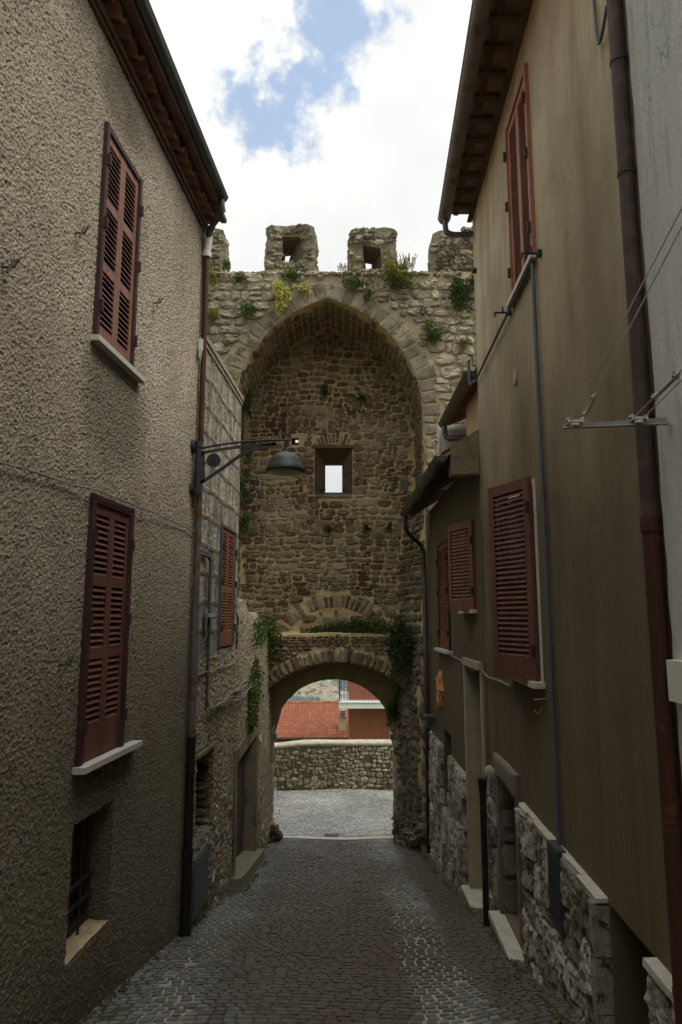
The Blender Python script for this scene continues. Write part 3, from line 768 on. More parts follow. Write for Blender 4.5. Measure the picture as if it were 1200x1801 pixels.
# ------------------------------------------------------------------ LEFT: block house
def blockmat():
    m = M('tuff_blocks', .95, disp=True)
    sep = m.n('ShaderNodeSeparateXYZ'); m.L(m.tc, sep.inputs[0])
    cb = m.n('ShaderNodeCombineXYZ'); m.L(m.math('ADD', sep.outputs[1], m.math('MULTIPLY', m.noise(3, 4), .12)), cb.inputs[0]); m.L(m.math('ADD', sep.outputs[2], m.math('MULTIPLY', m.noise(3, 4, loc=(5, 5, 5)), .12)), cb.inputs[1])
    b = m.n('ShaderNodeTexBrick'); m.L(cb.outputs[0], b.inputs['Vector']); b.inputs['Scale'].default_value = 1
    b.inputs['Brick Width'].default_value = .42; b.inputs['Row Height'].default_value = .33; b.inputs['Mortar Size'].default_value = .04; b.inputs['Mortar Smooth'].default_value = .5
    b.inputs['Color1'].default_value = (.40, .37, .29, 1); b.inputs['Color2'].default_value = (.30, .275, .21, 1); b.inputs['Mortar'].default_value = (.20, .18, .13, 1)
    c = m.mix(m.ramp(m.noise(5, 7, .75, sc=(1, 1, .5)), [(.46, 0.0), (.60, .85)]), b.outputs['Color'], (.13, .12, .09))
    c = m.mix(.45, c, m.ramp(m.noise(55, 4, .7), [(.3, .45), (.6, 1.0)]), 'MULTIPLY'); m.color(c)
    m.displace(m.math('ADD', m.math('MULTIPLY', b.outputs['Fac'], .25), m.noise(18, 7, .7)), .03, .6)
    return m.m
def house_block():
    H = empty('block_house', (-1.7, 9, -3.4), 'low house of pale blocks over old rough render, left, before the gate', 'house')
    wy0, wy1, wz0, wz1 = 8.66, 9.52, -.40, 1.19
    mb = MB(); holes = [(wy0, wy1, wz0, wz1, .2)]
    gridwall(mb, FB, lines(7.46, 9.85, .03, [wy0, wy1]), lines(-.45, 3.2, .03, [wz0, wz1]), holes)
    mb.poly([FB(9.85, -.45, 0), FB(9.85, -.45, -2.5), FB(9.85, 3.2, -2.5), FB(9.85, 3.2, 0)][::-1])
    mb.build('wall', blockmat(), H)
    c = MB(); c.slab(FB, 7.46, 9.88, 3.2, 3.27, -2.5, .03); c.slab(FB, 7.46, 9.86, 3.14, 3.2, -.1, .015); c.build('coping', MT['concrete'], H)
    # lower rendered wall with a window hole and the barn door
    mb = MB(); dy0, dy1, dz0, dz1 = 9.75, 12.55, -4.3, -1.80
    holes = [(7.72, 8.5, -2.42, -1.52, .3), (dy0, dy1, dz0, dz1, .24)]
    brk = [h[0] for h in holes] + [h[1] for h in holes]; brz = [h[2] for h in holes] + [h[3] for h in holes]
    FBl = lambda y, z, o=0: FB(y, z, o + .02)
    gridwall(mb, FBl, lines(7.46, 15.12, .03, brk), lines(-4.9, -.45, .03, brz), holes)
    # uneven upper part of the lower wall beyond the block storey
    ys = lines(9.85, 15.12, .06)
    def topz(y): return .28 - .11 * (y - 9.85) + .06 * math.sin(y * 3.1) + .04 * math.sin(y * 7.7)
    rows = 14; I = []
    for y in ys:
        t = topz(y); I.append([mb.vert(FBl(y, -.45 + (t + .45) * k / rows, -.05 * sstep(.6, 1, k / rows))) for k in range(rows + 1)] + [mb.vert(FB(y, t + .02, -.35)), mb.vert(FB(y, t - .02, -1.3))])
    for i in range(len(ys) - 1):
        for k in range(rows + 2): mb.face((I[i][k], I[i + 1][k], I[i + 1][k + 1], I[i][k + 1]))
    lw = mb.build('lower_wall', MT['stucco_b'], H)
    closed_window(H, FB, wy0, wy1, wz0 + .02, wz1, 'shut_orange', 'conduit', 2, .17, None, label='orange-brown shuttered window in the pale blocks', frame_w=.035, panels=[(-.17, .32), (.39, 1.09)], pitch=.036)
    # recess low down (dark opening with broken reveals)
    g = MB(); g.slab(FB, 7.72, 8.5, -2.42, -1.52, -.30, -.28); w = g.build('window', MT['dark'], H)
    r = random.Random(11); g = MB()
    for k in range(9):
        z = -2.42 + k * .1
        F2 = lambda u, v, h: FB(8.5 - h, v, -u)
        g.stone(rrect(.14, z + .05, .13, .047, 10, 3, .1, r), F2, .04, r.random(), .4, r=r)
    g.build('reveal_stones', MT['brownstone'], w)
    g = MB(); g.slab(FB, 7.70, 8.55, -1.52, -1.48, -.1, .05); g.build('lintel', MT['concrete'], w)
    # barn door in a stone frame
    g = MB(); fw = .2
    g.slab(FB, dy0, dy0 + fw, -4.2, dz1 - .005, -.33, .05); g.slab(FB, dy1 - fw, dy1, -4.6, -2.95, -.33, .045); g.slab(FB, dy1 - fw, dy1, -2.945, dz1 - .2, -.33, .04)
    g.slab(FB, dy0 + fw + .002, dy1, dz1 - .2, dz1 - .005, -.33, .05)
    door = g.build('door', MT['jambstone'], H); door['label'] = 'wide plank barn door in a worn stone frame'
    g = MB(); n = 9; zz = -4.35
    for k in range(n):
        h = (dz1 - .2 - zz) / (n - k); g.slab(FB, dy0 + fw, dy1 - fw, zz + .008, zz + h - .008, -.21, -.17 + r.uniform(-.008, .008)); zz += h
    g.slab(FB, dy0 + fw, dy1 - fw, -4.4, dz1 - .2, -.235, -.215); g.build('planks', MT['barn'], door)
    g = MB(); F3 = lambda u, v, h: FB(u, v + h, 0)
    sy = lines(dy0 - .1, dy1 + .15, .12)
    for a, b in zip(sy, sy[1:]):
        za, zb = gz(-1.5, a) + .19, gz(-1.5, b) + .19
        g.hexa([FB(a, za - .4, -.3), FB(b, zb - .4, -.3), FB(b, zb - .4, .17), FB(a, za - .4, .17), FB(a, za, -.3), FB(b, zb, -.3), FB(b, zb - .02, .16), FB(a, za - .02, .16)])
    g.build('step', MT['concrete'], door)
    # fallen render showing stones low on the wall
    g = MB()
    for k in range(230):
        y = r.uniform(7.55, 15.0); z = gz(-1.5, y) + r.random() ** 1.8 * 1.3
        if dy0 - .15 < y < dy1 + .1 or (7.65 < y < 8.6 and -2.5 < z < -1.4): continue
        if 12.5 < y and r.random() < .6: z = gz(-1.5, y) + r.uniform(0, 4.0)
        g.stone(rrect(y, z, r.uniform(.05, .12), r.uniform(.035, .08), 10, 2.6, .15, r), lambda u, v, h: FB(u, v, h + .0), r.uniform(.03, .05), r.random(), .35, r=r)
    g.build('bare_stones', MT['rubble'], H)
    return topz
b_top = house_block()
g = MB(); g.slab(FB, 7.62, 8.28, -3.12, -2.52, .03, .06); g.slab(FB, 7.65, 8.25, -3.09, -2.55, .06, .066)
g.slab(FB, 8.2, 8.22, -2.85, -2.80, .066, .075)
m_ = tag(g.build('meter_cabinet', MT['meter_l']), 'grey metal meter cabinet door low on the left wall by the black downpipe', 'meter cabinet')
# wall lantern and conduit on the block house
def block_details():
    g = MB(); P = [FB(7.62, .70, .02), FB(7.95, .70, .03), FB(8.02, .66, .04), FB(8.03, .5, .04), FB(8.03, -.9, .04), FB(8.05, -1.02, .04)]
    g.tube([P[0], P[1], P[2], P[3], P[4], P[5]], .02, 8); g.tube([FB(7.62, .74, .02), FB(7.96, .73, .04)], .012, 6)
    tag(g.build('conduit', MT['conduit']), 'grey conduit bending down the pale blocks beside the orange-brown shutters', 'conduit')
    g = MB(); c = FB(7.95, .0, .07)
    g.lathe((c[0], c[1] - .0, c[2] + .0), [(.085, -.01), (.09, 0), (.07, .03), (.03, .05)], 14); g.tube([(c[0], c[1], c[2] + .03), FB(7.95, .05, 0)], .012, 6)
    g.tube(curve_pts([(c[0], c[1], c[2] - .01), (c[0] - .01, c[1] - .02, c[2] - .15), FB(7.75, -.27, .05), FB(7.5, -.28, .05)]), .007, 6)
    tag(g.build('wall_lantern', MT['conduit']), 'little grey wall lantern with a hanging wire beside the flaking downpipe', 'lantern')
    g = MB(); r = random.Random(4)
    for k in range(5):
        pts = []
        for i in range(9):
            y = 8.05 + i * .42; pts.append(FB(y, -1.0 - .02 * k + r.uniform(-.025, .02) - .05 * math.sin(i * .9 + k), .05 + .01 * k))
        g.tube(curve_pts(pts, 4), .007, 5)
    tag(g.build('cable_bundle', MT['cable']), 'tangled bundle of grey cables sagging towards the ivy on the left wall', 'cable')
    g = MB(); pts = [FB(7.6 + i * .3, -.62 + .012 * math.sin(i * 2.2), .045) for i in range(8)]; g.tube(curve_pts(pts, 4), .008, 6)
    tag(g.build('wall_cable', MT['cable']), 'single frayed cable crossing the old render above the cable bundle', 'cable')
block_details()

# ------------------------------------------------------------------ gate tower
Y1, Y2, Y3 = 13.35, 15.1, 15.9
ACX, AA, AC, ASZ = -.27, 1.94, .68, 4.02; AR = AA + AC
def arch_z(x):
    d = abs(x - ACX)
    return ASZ + math.sqrt(max(0, AR * AR - (d + AC) ** 2)) if d < AA else None
def intrados():
    """points up the left jamb, over the pointed arch, down the right jamb: (x,z,nx,nz) normal into the room"""
    P = []
    z = -1.4
    while z < ASZ: P.append((ACX - AA, z, 1, 0)); z += .06
    phi = math.acos(AC / AR)
    for k in range(45):
        a = math.pi - phi_l(k, phi)
        P.append((ACX + AC + AR * math.cos(a), ASZ + AR * math.sin(a), -math.cos(a), -math.sin(a)))
    for k in range(44, -1, -1):
        a = phi_l(k, phi)
        P.append((ACX - AC + AR * math.cos(a), ASZ + AR * math.sin(a), -math.cos(a), -math.sin(a)))
    z = ASZ - .06
    while z > -1.4: P.append((ACX + AA, z, -1, 0)); z -= .06
    return P
def phi_l(k, phi): return phi * k / 44
def rows_of_stones(mb, MAP, u0, u1, v0, v1, w, h, keep, r, height=.035, warp=.03, gap=.012, tints=(0, 1), e=3.2, rough=.25, n=12, seed=0):
    v = v0; rg = 0
    while v < v1:
        rh = r.uniform(h * .65, h * 1.4); u = u0 - r.uniform(0, w); 
        while u < u1:
            ww = r.uniform(w * .45, w * 1.0) if r.random() < .5 else r.uniform(w, w * 1.7)
            parts = [(v, rh)]
            if rh > h * 1.05 and ww < w and r.random() < .35: parts = [(v, rh * .5), (v + rh * .5, rh * .5)]
            for vv, hh in parts:
                cu, cv = u + ww / 2, vv + hh / 2
                q = mnoise.noise(Vector((cu * .9, cv * .9, seed))); cv2 = cv + warp * 2 * q
                k = keep(cu, cv2, ww / 2, hh / 2)
                if k:
                    a, b = ww / 2 * 1.02 - gap * r.uniform(.3, 1.2), hh / 2 * 1.04 - gap * r.uniform(.3, 1.2)
                    t = tints[0] + (tints[1] - tints[0]) * min(1, max(0, .5 + .6 * mnoise.noise(Vector((cu * 1.1, cv * 1.1, seed + 4))) + r.uniform(-.3, .3)))
                    if a > .015 and b > .012: mb.stone(rrect(cu, cv2, a, b, n, r.uniform(e * .7, e * 1.4), .07, r), MAP, height * r.uniform(.7, 1.4), t, rough, r=r)
            u += ww
        v += rh
def voussoirs(mb, MAP, cx, cz, r0, r1, a0, a1, n, r, h=.04, tints=(0, 1), jit=.0, skip=0):
    for k in range(n):
        if r.random() < skip: continue
        a = a0 + (a1 - a0) * k / n; b = a0 + (a1 - a0) * (k + 1) / n; g_ = .010 / r0
        if a > b: a, b = b, a
        a += g_; b -= g_; q1 = r1 + r.uniform(-jit, jit)
        out = []
        for rr, t in ((r0, a), ((r0 + q1) / 2, a), (q1, a), (q1, (a + b) / 2), (q1, b), ((r0 + q1) / 2, b), (r0, b), (r0, (a + b) / 2)):
            out.append((cx + rr * math.cos(t) + r.uniform(-.006, .006), cz + rr * math.sin(t) + r.uniform(-.006, .006)))
        mb.stone(out, MAP, h, r.uniform(*tints), .2, r=r)
def tower():
    T = empty('gate_tower', (0, 14, -4.7), 'medieval stone gate tower with a tall pointed arch, battlements and a low round gateway', 'gate tower')
    r = random.Random(21); RW = .36; TOP = 7.13
    FRONT = lambda u, v, h: (u, Y1 - h, v)
    # front face: mortar sheet around the arch
    mb = MB(); XL, XR = -7.0, 6.0
    xs = lines(XL, -3.6, .3)[:-1] + lines(-3.6, ACX - AA, .05)[:-1] + lines(ACX - AA, ACX + AA, .05)[:-1] + lines(ACX + AA, 3.4, .05)[:-1] + lines(3.4, XR, .3)
    def top(x): return TOP + .04 * mnoise.noise(Vector((x * 2.1, 0, 3))) + .05 * sstep(-1.9, -1.55, x) * (1 - sstep(-.6, -.3, x))
    cols = []
    for x in xs:
        az = arch_z(x); 
        lo = az if az is not None and ACX - AA + 1e-4 < x < ACX + AA - 1e-4 else None
        cols.append((x, lo))
    def col(x, lo, n): 
        t = top(x); return [mb.vert((x, Y1, lo + (t - lo) * k / n)) for k in range(n + 1)]
    for (xa, la), (xb, lb) in zip(cols, cols[1:]):
        inside = (ACX - AA - 1e-4 < (xa + xb) / 2 < ACX + AA)
        n = 56 if inside else 150
        A = col(xa, (la if la is not None else ASZ) if inside else -1.6, n); B = col(xb, (lb if lb is not None else ASZ) if inside else -1.6, n)
        for k in range(n): mb.face((A[k], B[k], B[k + 1], A[k + 1]))
    # walkway on top, ends, outer face
    for xa, xb in zip(xs, xs[1:]): mb.poly([(xa, Y1, top(xa)), (xb, Y1, top(xb)), (xb, Y3 + .02, TOP), (xa, Y3 + .02, TOP)])
    bmesh_dedupe = None
    mb.build('front_wall', MT['mortar_tan'], T)
    g = MB(); phi = math.acos(AC / AR)
    def keep(u, v, a, b):
        if v + b > top(u) - .01 or v < -1.4: return False
        d = abs(u - ACX)
        if v < ASZ: return d - a > AA + .2
        cx = ACX + AC if u < ACX else ACX - AC
        return math.hypot(u - cx, v - ASZ) > AR + RW + b * .85
    rows_of_stones(g, FRONT, -3.9, 3.6, .0, TOP, .27, .19, keep, r, .045, .05, .010, (.1, .95), seed=1, rough=.4, e=4.0)
    for k in range(46):   # ragged stones along the top edge
        x = -3.4 + k * .13 + r.uniform(-.04, .04); g.stone(rrect(x, TOP - .035 + .04 * mnoise.noise(Vector((x * 2.1, 0, 3))), r.uniform(.05, .1), .045, 10, 3, .12, r), FRONT, .05, r.uniform(.4, .9), .4, r=r)
    g.build('face_stones', MT['limestone'], T)
    g = MB()
    phi_a = phi
    voussoirs(g, FRONT, ACX + AC, ASZ, AR, AR + RW, math.pi, math.pi - phi_a, 14, r, .02, (.1, .9), .07)
    voussoirs(g, FRONT, ACX - AC, ASZ, AR, AR + RW, 0, phi_a, 14, r, .02, (.1, .9), .07)
    # keystone gap filler and jamb blocks
    g.stone([(ACX - .05, 6.54), (ACX + .05, 6.54), (ACX + .12, 6.90), (ACX - .12, 6.90)], FRONT, .03, .7, .15, r=r)
    for sx in (-1, 1):
        z = -1.3
        while z < ASZ - .1:
            h = r.uniform(.22, .36); h = min(h, ASZ - z); w = r.choice((.24, .38, .30, .45))
            x0 = ACX + sx * AA; x1 = x0 + sx * w
            if not (2.35 < z + h / 2 < 2.62): g.stone(rrect((x0 + x1) / 2, z + h / 2, w / 2 - .006, h / 2 - .008, 12, 7, .03, r), FRONT, .035, r.uniform(.2, 1), .25, r=r)
            z += h
    g.build('arch_ring', MT['ringstone'], T)
    for sx in (-1, 1):
        g = MB(); x0 = ACX + sx * AA
        prof = [(-.0, 2.40), (-.03, 2.46), (-.07, 2.54), (-.07, 2.64), (.0, 2.66)]
        xs_ = [x0 + sx * .42, x0 - sx * .0]
        for (o0, z0), (o1, z1) in zip(prof, prof[1:]):
            pts0 = [(x0 + sx * .42, Y1 - .03 + o0, z0), (x0 - sx * (.0 - o0), Y1 - .03 + o0, z0), (x0 + sx * o0, Y2 - .02, z0)]
            pts1 = [(x0 + sx * .42, Y1 - .03 + o1, z1), (x0 + sx * o1, Y1 - .03 + o1, z1), (x0 + sx * o1, Y2 - .02, z1)]
            for i in range(2): g.poly([pts0[i], pts0[i + 1], pts1[i + 1], pts1[i]])
        g.build('impost', MT['ringstone'], T)
    # vault and jambs of the recess
    P = intrados(); mb = MB(); dys = [Y1, Y1 + .12] + lines(Y1 + .2, Y2, .06)
    I = [[mb.vert((p[0], y, p[1])) for y in dys] for p in P]
    for i in range(len(P) - 1):
        for j in range(len(dys) - 1): mb.face((I[i][j], I[i][j + 1], I[i + 1][j + 1], I[i + 1][j]))
    mb.build('vault', MT['mortar_gold'], T)
    g = MB(); acc = [0.0]
    for a, b in zip(P, P[1:]): acc.append(acc[-1] + math.hypot(b[0] - a[0], b[1] - a[1]))
    A = np.array(acc); PX = np.array(P)
    def VM(u, v, h):
        x, z, nx, nz = (np.interp(v, A, PX[:, k]) for k in range(4))
        return (float(x + nx * h), u, float(z + nz * h))
    rows_of_stones(g, VM, Y1 + .04, Y2 - .04, .1, A[-1], .26, .15, lambda u, v, a, b: Y1 + .01 < u - a and u + a < Y2 and v < A[-1] - .1, r, .022, .01, .011, (.1, .7), seed=2, n=10)
    g.build('vault_stones', MT['brownstone'], T)
    # back wall with the slit window and the gateway
    GX0, GX1, GS, GR = -1.50, 1.165, -2.65, 1.3325; GCX = (GX0 + GX1) / 2
    WX0, WX1, WZ0, WZ1 = -.60, .26, 2.72, 3.78
    B_ = lambda y, z, o=0: (y, Y2 - o, z)
    mb = MB()
    hx0, hz0 = atY(518, 775, Y2).x, atY(518, 778, Y2).z
    hl = (hx0 - .06, hx0 + .10, hz0 - .06, hz0 + .10)
    gridwall(mb, B_, lines(-2.3, 1.75, .04, [WX0, WX1, hl[0], hl[1]]), lines(-1.2, 6.75, .04, [WZ0, WZ1, hl[2], hl[3]]), [(WX0, WX1, WZ0, WZ1, .0), (*hl, .0)], reveals=False)
    SPL = MB()
    for sh in ((-.0,),):
        # splayed niche
        def ringq(a, b, ya, yb, sub=6):
            for i in range(4):
                p0, p1, q0, q1 = a[i], a[(i + 1) % 4], b[i], b[(i + 1) % 4]
                for s_ in range(sub):
                    t0, t1 = s_ / sub, (s_ + 1) / sub
                    L_ = lambda p, q, t: (p[0] + (q[0] - p[0]) * t, p[1] + (q[1] - p[1]) * t)
                    c = [L_(p0, q0, t0), L_(p1, q1, t0), L_(p1, q1, t1), L_(p0, q0, t1)]; ys_ = [ya + (yb - ya) * t0] * 2 + [ya + (yb - ya) * t1] * 2
                    (SPL if a is not h0_ else mb).poly([(c[k][0], ys_[k], c[k][1]) for k in range(4)])
        h0_ = None
        s0, s1 = atY(572, 813, 15.55), atY(602, 866, 15.55)
        slot = [(s0.x, s1.z), (s1.x, s1.z), (s1.x, s0.z), (s0.x, s0.z)]
        rect = [(WX0, WZ0), (WX1, WZ0), (WX1, WZ1), (WX0, WZ1)]
        keep_mb = mb; mb = SPL; ringq(rect, slot, Y2, 15.55); ringq(slot, slot, 15.55, Y3 + .02, 3); mb = keep_mb
        h0 = [(hl[0], hl[2]), (hl[1], hl[2]), (hl[1], hl[3]), (hl[0], hl[3])]
        q_ = atY(522, 776, Y3); h1 = [(q_.x - .03, q_.z - .03), (q_.x + .04, q_.z - .03), (q_.x + .04, q_.z + .03), (q_.x - .03, q_.z + .03)]
        ringq(h0, h1, Y2, Y3 + .02, 4)
    # lower part around the gateway
    xs2 = lines(-2.3, 1.75, .04, [GX0, GX1])
    def lo2(x): return GS + math.sqrt(max(0, GR * GR - (x - GCX) ** 2)) if GX0 <= x <= GX1 else None
    for xa, xb in zip(xs2, xs2[1:]):
        ins = GX0 - 1e-4 < (xa + xb) / 2 < GX1; la = (lo2(xa) if lo2(xa) is not None else GS) if ins else -5; lb = (lo2(xb) if lo2(xb) is not None else GS) if ins else -5
        n = 8
        for k in range(n): mb.poly([(xa, Y2, la + (-1.2 - la) * k / n), (xb, Y2, lb + (-1.2 - lb) * k / n), (xb, Y2, lb + (-1.2 - lb) * (k + 1) / n), (xa, Y2, la + (-1.2 - la) * (k + 1) / n)])
    # outer face
    for xa, xb, za, zb in ((-7, s0.x, -5, TOP), (s1.x, 6, -5, TOP)):
        pass
    mb.build('back_wall', MT['mortar_gold'], T); SPL.build('window_splay', MT['splay'], T)
    g = MB(); BACK = lambda u, v, h: (u, Y2 - h, v)
    lower_c = (-.08, .0)
    # relieving arch above the vault ledge (centre, radius)
    def keepb(u, v, a, b):
        if WX0 - a * .7 < u < WX1 + a * .7 and WZ0 - b < v < WZ1 + .16: return False
        if hl[0] - a < u < hl[1] + a and hl[2] - b < v < hl[3] + b: return False
        if math.hypot(u + .17, v - 3.28) < .88 and v > 3.80 and abs(u + .17) < .56: return False
        d = math.hypot(u - (-.15), v - (-.95))
        if 1.15 - b < d < 1.50 + b * .7 and v > -.35: return False
        if v < -.5 : return False
        return ACX - AA + .02 < u < ACX + AA - .02
    rows_of_stones(g, BACK, -2.2, 1.7, -.5, 6.6, .205, .135, keepb, r, .027, .09, .010, (.0, .95), seed=5, rough=.35, e=4.2)
    voussoirs(g, BACK, -.15, -.95, 1.17, 1.45, R(28), R(152), 24, r, .024, (0, .9), .09, .12)
    voussoirs(g, BACK, -.17, 3.28, .64, .85, R(54), R(126), 11, r, .022, (.1, .95), .08, .1)
    g.stone(rrect(-.17, 3.83, .52, .055, 14, 6, .03, r), BACK, .05, .3, .2, r=r)   # lintel
    for sx, x0 in ((-1, WX0), (1, WX1)):
        z = WZ0
        while z < WZ1 - .08:
            h = r.uniform(.14, .26); w = r.uniform(.18, .4); g.stone(rrect(x0 + sx * w / 2, z + h / 2, w / 2 - .008, h / 2 - .008, 12, 6, .03, r), BACK, .035, r.uniform(0, .6), .2, r=r); z += h
    g.build('back_stones', MT['brownstone'], T)
    g = MB(); g.slab(B_, WX0 + .05, WX1 - .03, WZ0 - .05, WZ0, -.2, .04); g.build('window_ledge', MT['limestone'], T)
    # outer gate: jambs, arch soffit, outer face
    g = MB(); n = 28; prof = [(GX0, -5.0, 1, 0)] + [(GX0, GS - 2 + .25 * k, 1, 0) for k in range(1, 8)] + [(GCX - GR * math.cos(math.pi * k / n), GS + GR * math.sin(math.pi * k / n), 0, 0) for k in range(n + 1)] + [(GX1, GS - .25 * k, 0, 0) for k in range(1, 9)] + [(GX1, -5.0, 0, 0)]
    dd = [Y2 - .02, Y2 + .2, Y2 + .4, Y2 + .6, Y3]
    I = [[g.vert((p[0], y, p[1])) for y in dd] for p in prof]
    for i in range(len(prof) - 1):
        for j in range(len(dd) - 1): g.face((I[i][j], I[i][j + 1], I[i + 1][j + 1], I[i + 1][j]))
    # outer face of the tower (y = Y3) with the gate hole
    xo = lines(-7, 6, .2, [GX0, GX1, s0.x, s1.x])
    for xa, xb in zip(xo, xo[1:]):
        xm = (xa + xb) / 2
        if GX0 < xm < GX1: la, lb = lo2(max(GX0, xa)), lo2(min(GX1, xb))
        else: la = lb = -5
        if s0.x < xm < s1.x: segs = [((la, lb), (s1.z, s1.z)), ((s0.z, s0.z), (TOP, TOP))]
        elif abs(xm - q_.x) < .11: segs = [((la, lb), (q_.z - .07, q_.z - .07)), ((q_.z + .07, q_.z + .07), (TOP, TOP))]
        else: segs = [((la, lb), (TOP, TOP))]
        for (a0, b0), (a1, b1) in segs: g.poly([(xa, Y3, a0), (xa, Y3, a1), (xb, Y3, b1), (xb, Y3, b0)])
    g.build('gate_passage', MT['mortar_tan'], T)
    g = MB()   # dressed ring of the gate seen on its soffit, imposts, jamb stones
    for sx, x0 in ((1, GX0), (-1, GX1)):
        z = -4.75
        while z < GS - .06:
            h = min(r.uniform(.28, .5), GS - z)
            MAPJ = lambda u, v, q, s_=sx, xx=x0: (xx + s_ * q, u, v)
            g.stone(rrect((Y2 + Y3) / 2 + .1, z + h / 2, .32, h / 2 - .006, 12, 8, .02, r), MAPJ, .025, r.uniform(.4, 1), .15, r=r); z += h
    for k in range(13):
        a = math.pi * (k + .5) / 13; hw = math.pi / 13 / 2 - .008
        def MAPA(u, v, q): return (GCX + (GR - q) * math.cos(v), u, GS + (GR - q) * math.sin(v))
        g.stone(rrect((Y2 + Y3) / 2 + .05, a, .36, hw, 12, 9, .015, r), MAPA, .02, r.uniform(.1, .5), .15, r=r)
    g.build('gate_ring', MT['ringstone'], T)
    for sx, x0 in ((1, GX0), (-1, GX1)):
        g = MB(); g.box(min(x0, x0 + sx * .075), max(x0, x0 + sx * .075), Y3 - .25, Y3 + .06, GS - .01, GS + .10); g.box(min(x0, x0 + sx * .05), max(x0, x0 + sx * .05), Y3 - .24, Y3 + .04, GS - .06, GS - .011)
        g.build('gate_impost', MT['cement_cap'], T)
    g = MB(); MAPG = lambda u, v, q: (u, Y2 - .25 - q, v); 
    for k in range(5): g.stone(rrect(-1.42 + r.uniform(-.1, .12), gz(-1.4, 14.9) + .06 + .05 * k, .13, .09, 12, 2.5, .1, r), MAPG, .10, .1, .3, r=r)
    g.box(-1.6, -1.3, Y2 - .25, Y2 + .02, -5, gz(-1.4, 14.9) + .28)
    g.build('guard_stone', MT['brownstone'], T)
    # segmental vault projecting under the ledge
    YV = 14.2; VX0, VX1, VS, VC = -1.52, 1.36, -1.50, -.91
    hw = (VX1 - VX0) / 2; rise = VC - VS; VR = (hw * hw + rise * rise) / (2 * rise); VCX = (VX0 + VX1) / 2; VCZ = VC - VR
    def vz(x): return VCZ + math.sqrt(max(0, VR * VR - (x - VCX) ** 2))
    def ledge(x): return -.36 + .045 * mnoise.noise(Vector((x * 2.5, 1, 1))) + .03 * math.cos((x - VCX) * 1.6)
    g = MB(); xs3 = lines(-2.3, 1.75, .045, [VX0, VX1])
    for xa, xb in zip(xs3, xs3[1:]):
        a = vz(xa) if VX0 <= xa <= VX1 else VS - .6; b = vz(xb) if VX0 <= xb <= VX1 else VS - .6
        n = 10
        for k in range(n): g.poly([(xa, YV, a + (ledge(xa) - a) * k / n), (xb, YV, b + (ledge(xb) - b) * k / n), (xb, YV, b + (ledge(xb) - b) * (k + 1) / n), (xa, YV, a + (ledge(xa) - a) * (k + 1) / n)])
        for y0, y1, e0, e1 in ((YV, YV + .45, 0, .03), (YV + .45, Y2, .03, .06)): g.poly([(xa, y0, ledge(xa) + e0), (xb, y0, ledge(xb) + e0), (xb, y1, ledge(xb) + e1), (xa, y1, ledge(xa) + e1)])
        if VX0 <= xa and xb <= VX1:
            for y0, y1 in ((YV, YV + .45), (YV + .45, Y2)): g.poly([(xa, y0, a), (xa, y1, a), (xb, y1, b), (xb, y0, b)])
    g.build('ledge_vault', MT['mortar_gold'], T)
    g = MB(); LM = lambda u, v, h: (u, YV - h, v); a0 = math.atan2(VS - VCZ, VX1 - VCX); a1 = math.atan2(VS - VCZ, VX0 - VCX)
    voussoirs(g, LM, VCX, VCZ, VR, VR + .27, a0, a1, 27, r, .05, (0, .8), .05)
    rows_of_stones(g, LM, VX0, VX1, VS, -.36, .13, .06, lambda u, v, a, b: v - b > math.sqrt(max(0, (VR + .27) ** 2 - (u - VCX) ** 2)) + VCZ and v + b < ledge(u) and VX0 < u < VX1, r, .03, .01, .008, (.1, .8), seed=7, n=10)
    SM = lambda u, v, h: (VCX + (VR - h) * math.cos(v), u, VCZ + (VR - h) * math.sin(v))
    for k in range(16):
        v = a0 + (a1 - a0) * (k + .5) / 16
        for u in (YV + .24, YV + .66): g.stone(rrect(u, v, .19, abs(a1 - a0) / 34, 10, 6, .04, r), SM, .02, r.uniform(0, .5), .2, r=r)
    g.build('ledge_stones', MT['brownstone'], T)
    # rough right-hand pier below the impost
    def pier(u, v, h):   # u = y
        t = (u - 13.28) / (Y2 - 13.28); x = 1.52 + (1.17 - 1.52) * t
        x += .06 * sstep(-2, 2.4, v) * 3.0 * (1 if v > -1.6 else 1)
        x += .05 * mnoise.noise(Vector((u * 1.5, v * 1.5, 3)))
        nx, ny = -.98, -.19
        return (x + nx * h, u + ny * h, v)
    g = MB(); gridwall(g, lambda y, z, o=0: pier(y, z, o), lines(13.28, Y2 + .02, .05), lines(-5, 2.38, .05))
    PF = lambda u, v, h: (u, 13.28 - h + .03 * mnoise.noise(Vector((u * 2, v * 1.3, 5))), v)
    zsp = lines(-5, 2.38, .06); base = [pier(13.28, z, 0)[0] for z in zsp]
    for k in range(len(zsp) - 1):
        for j in range(6):
            f0, f1 = j / 6, (j + 1) / 6
            g.poly([PF(base[k] + (1.95 - base[k]) * f0, zsp[k], 0), PF(base[k] + (1.95 - base[k]) * f1, zsp[k], 0), PF(base[k + 1] + (1.95 - base[k + 1]) * f1, zsp[k + 1], 0), PF(base[k + 1] + (1.95 - base[k + 1]) * f0, zsp[k + 1], 0)])
    g.poly([(1.9, 13.28, 2.38), (1.35, Y2, 2.38), (1.75, Y2, 2.45), (1.95, 13.28, 2.45)])
    g.build('pier', MT['mortar_gold'], T)
    g = MB()
    rows_of_stones(g, pier, 13.3, Y2, -4.7, 2.3, .26, .17, lambda u, v, a, b: 13.3 < u - a * .5 and u + a < Y2 + .05, r, .05, .03, .02, (.0, .6), seed=9, rough=.35)
    z = -4.5
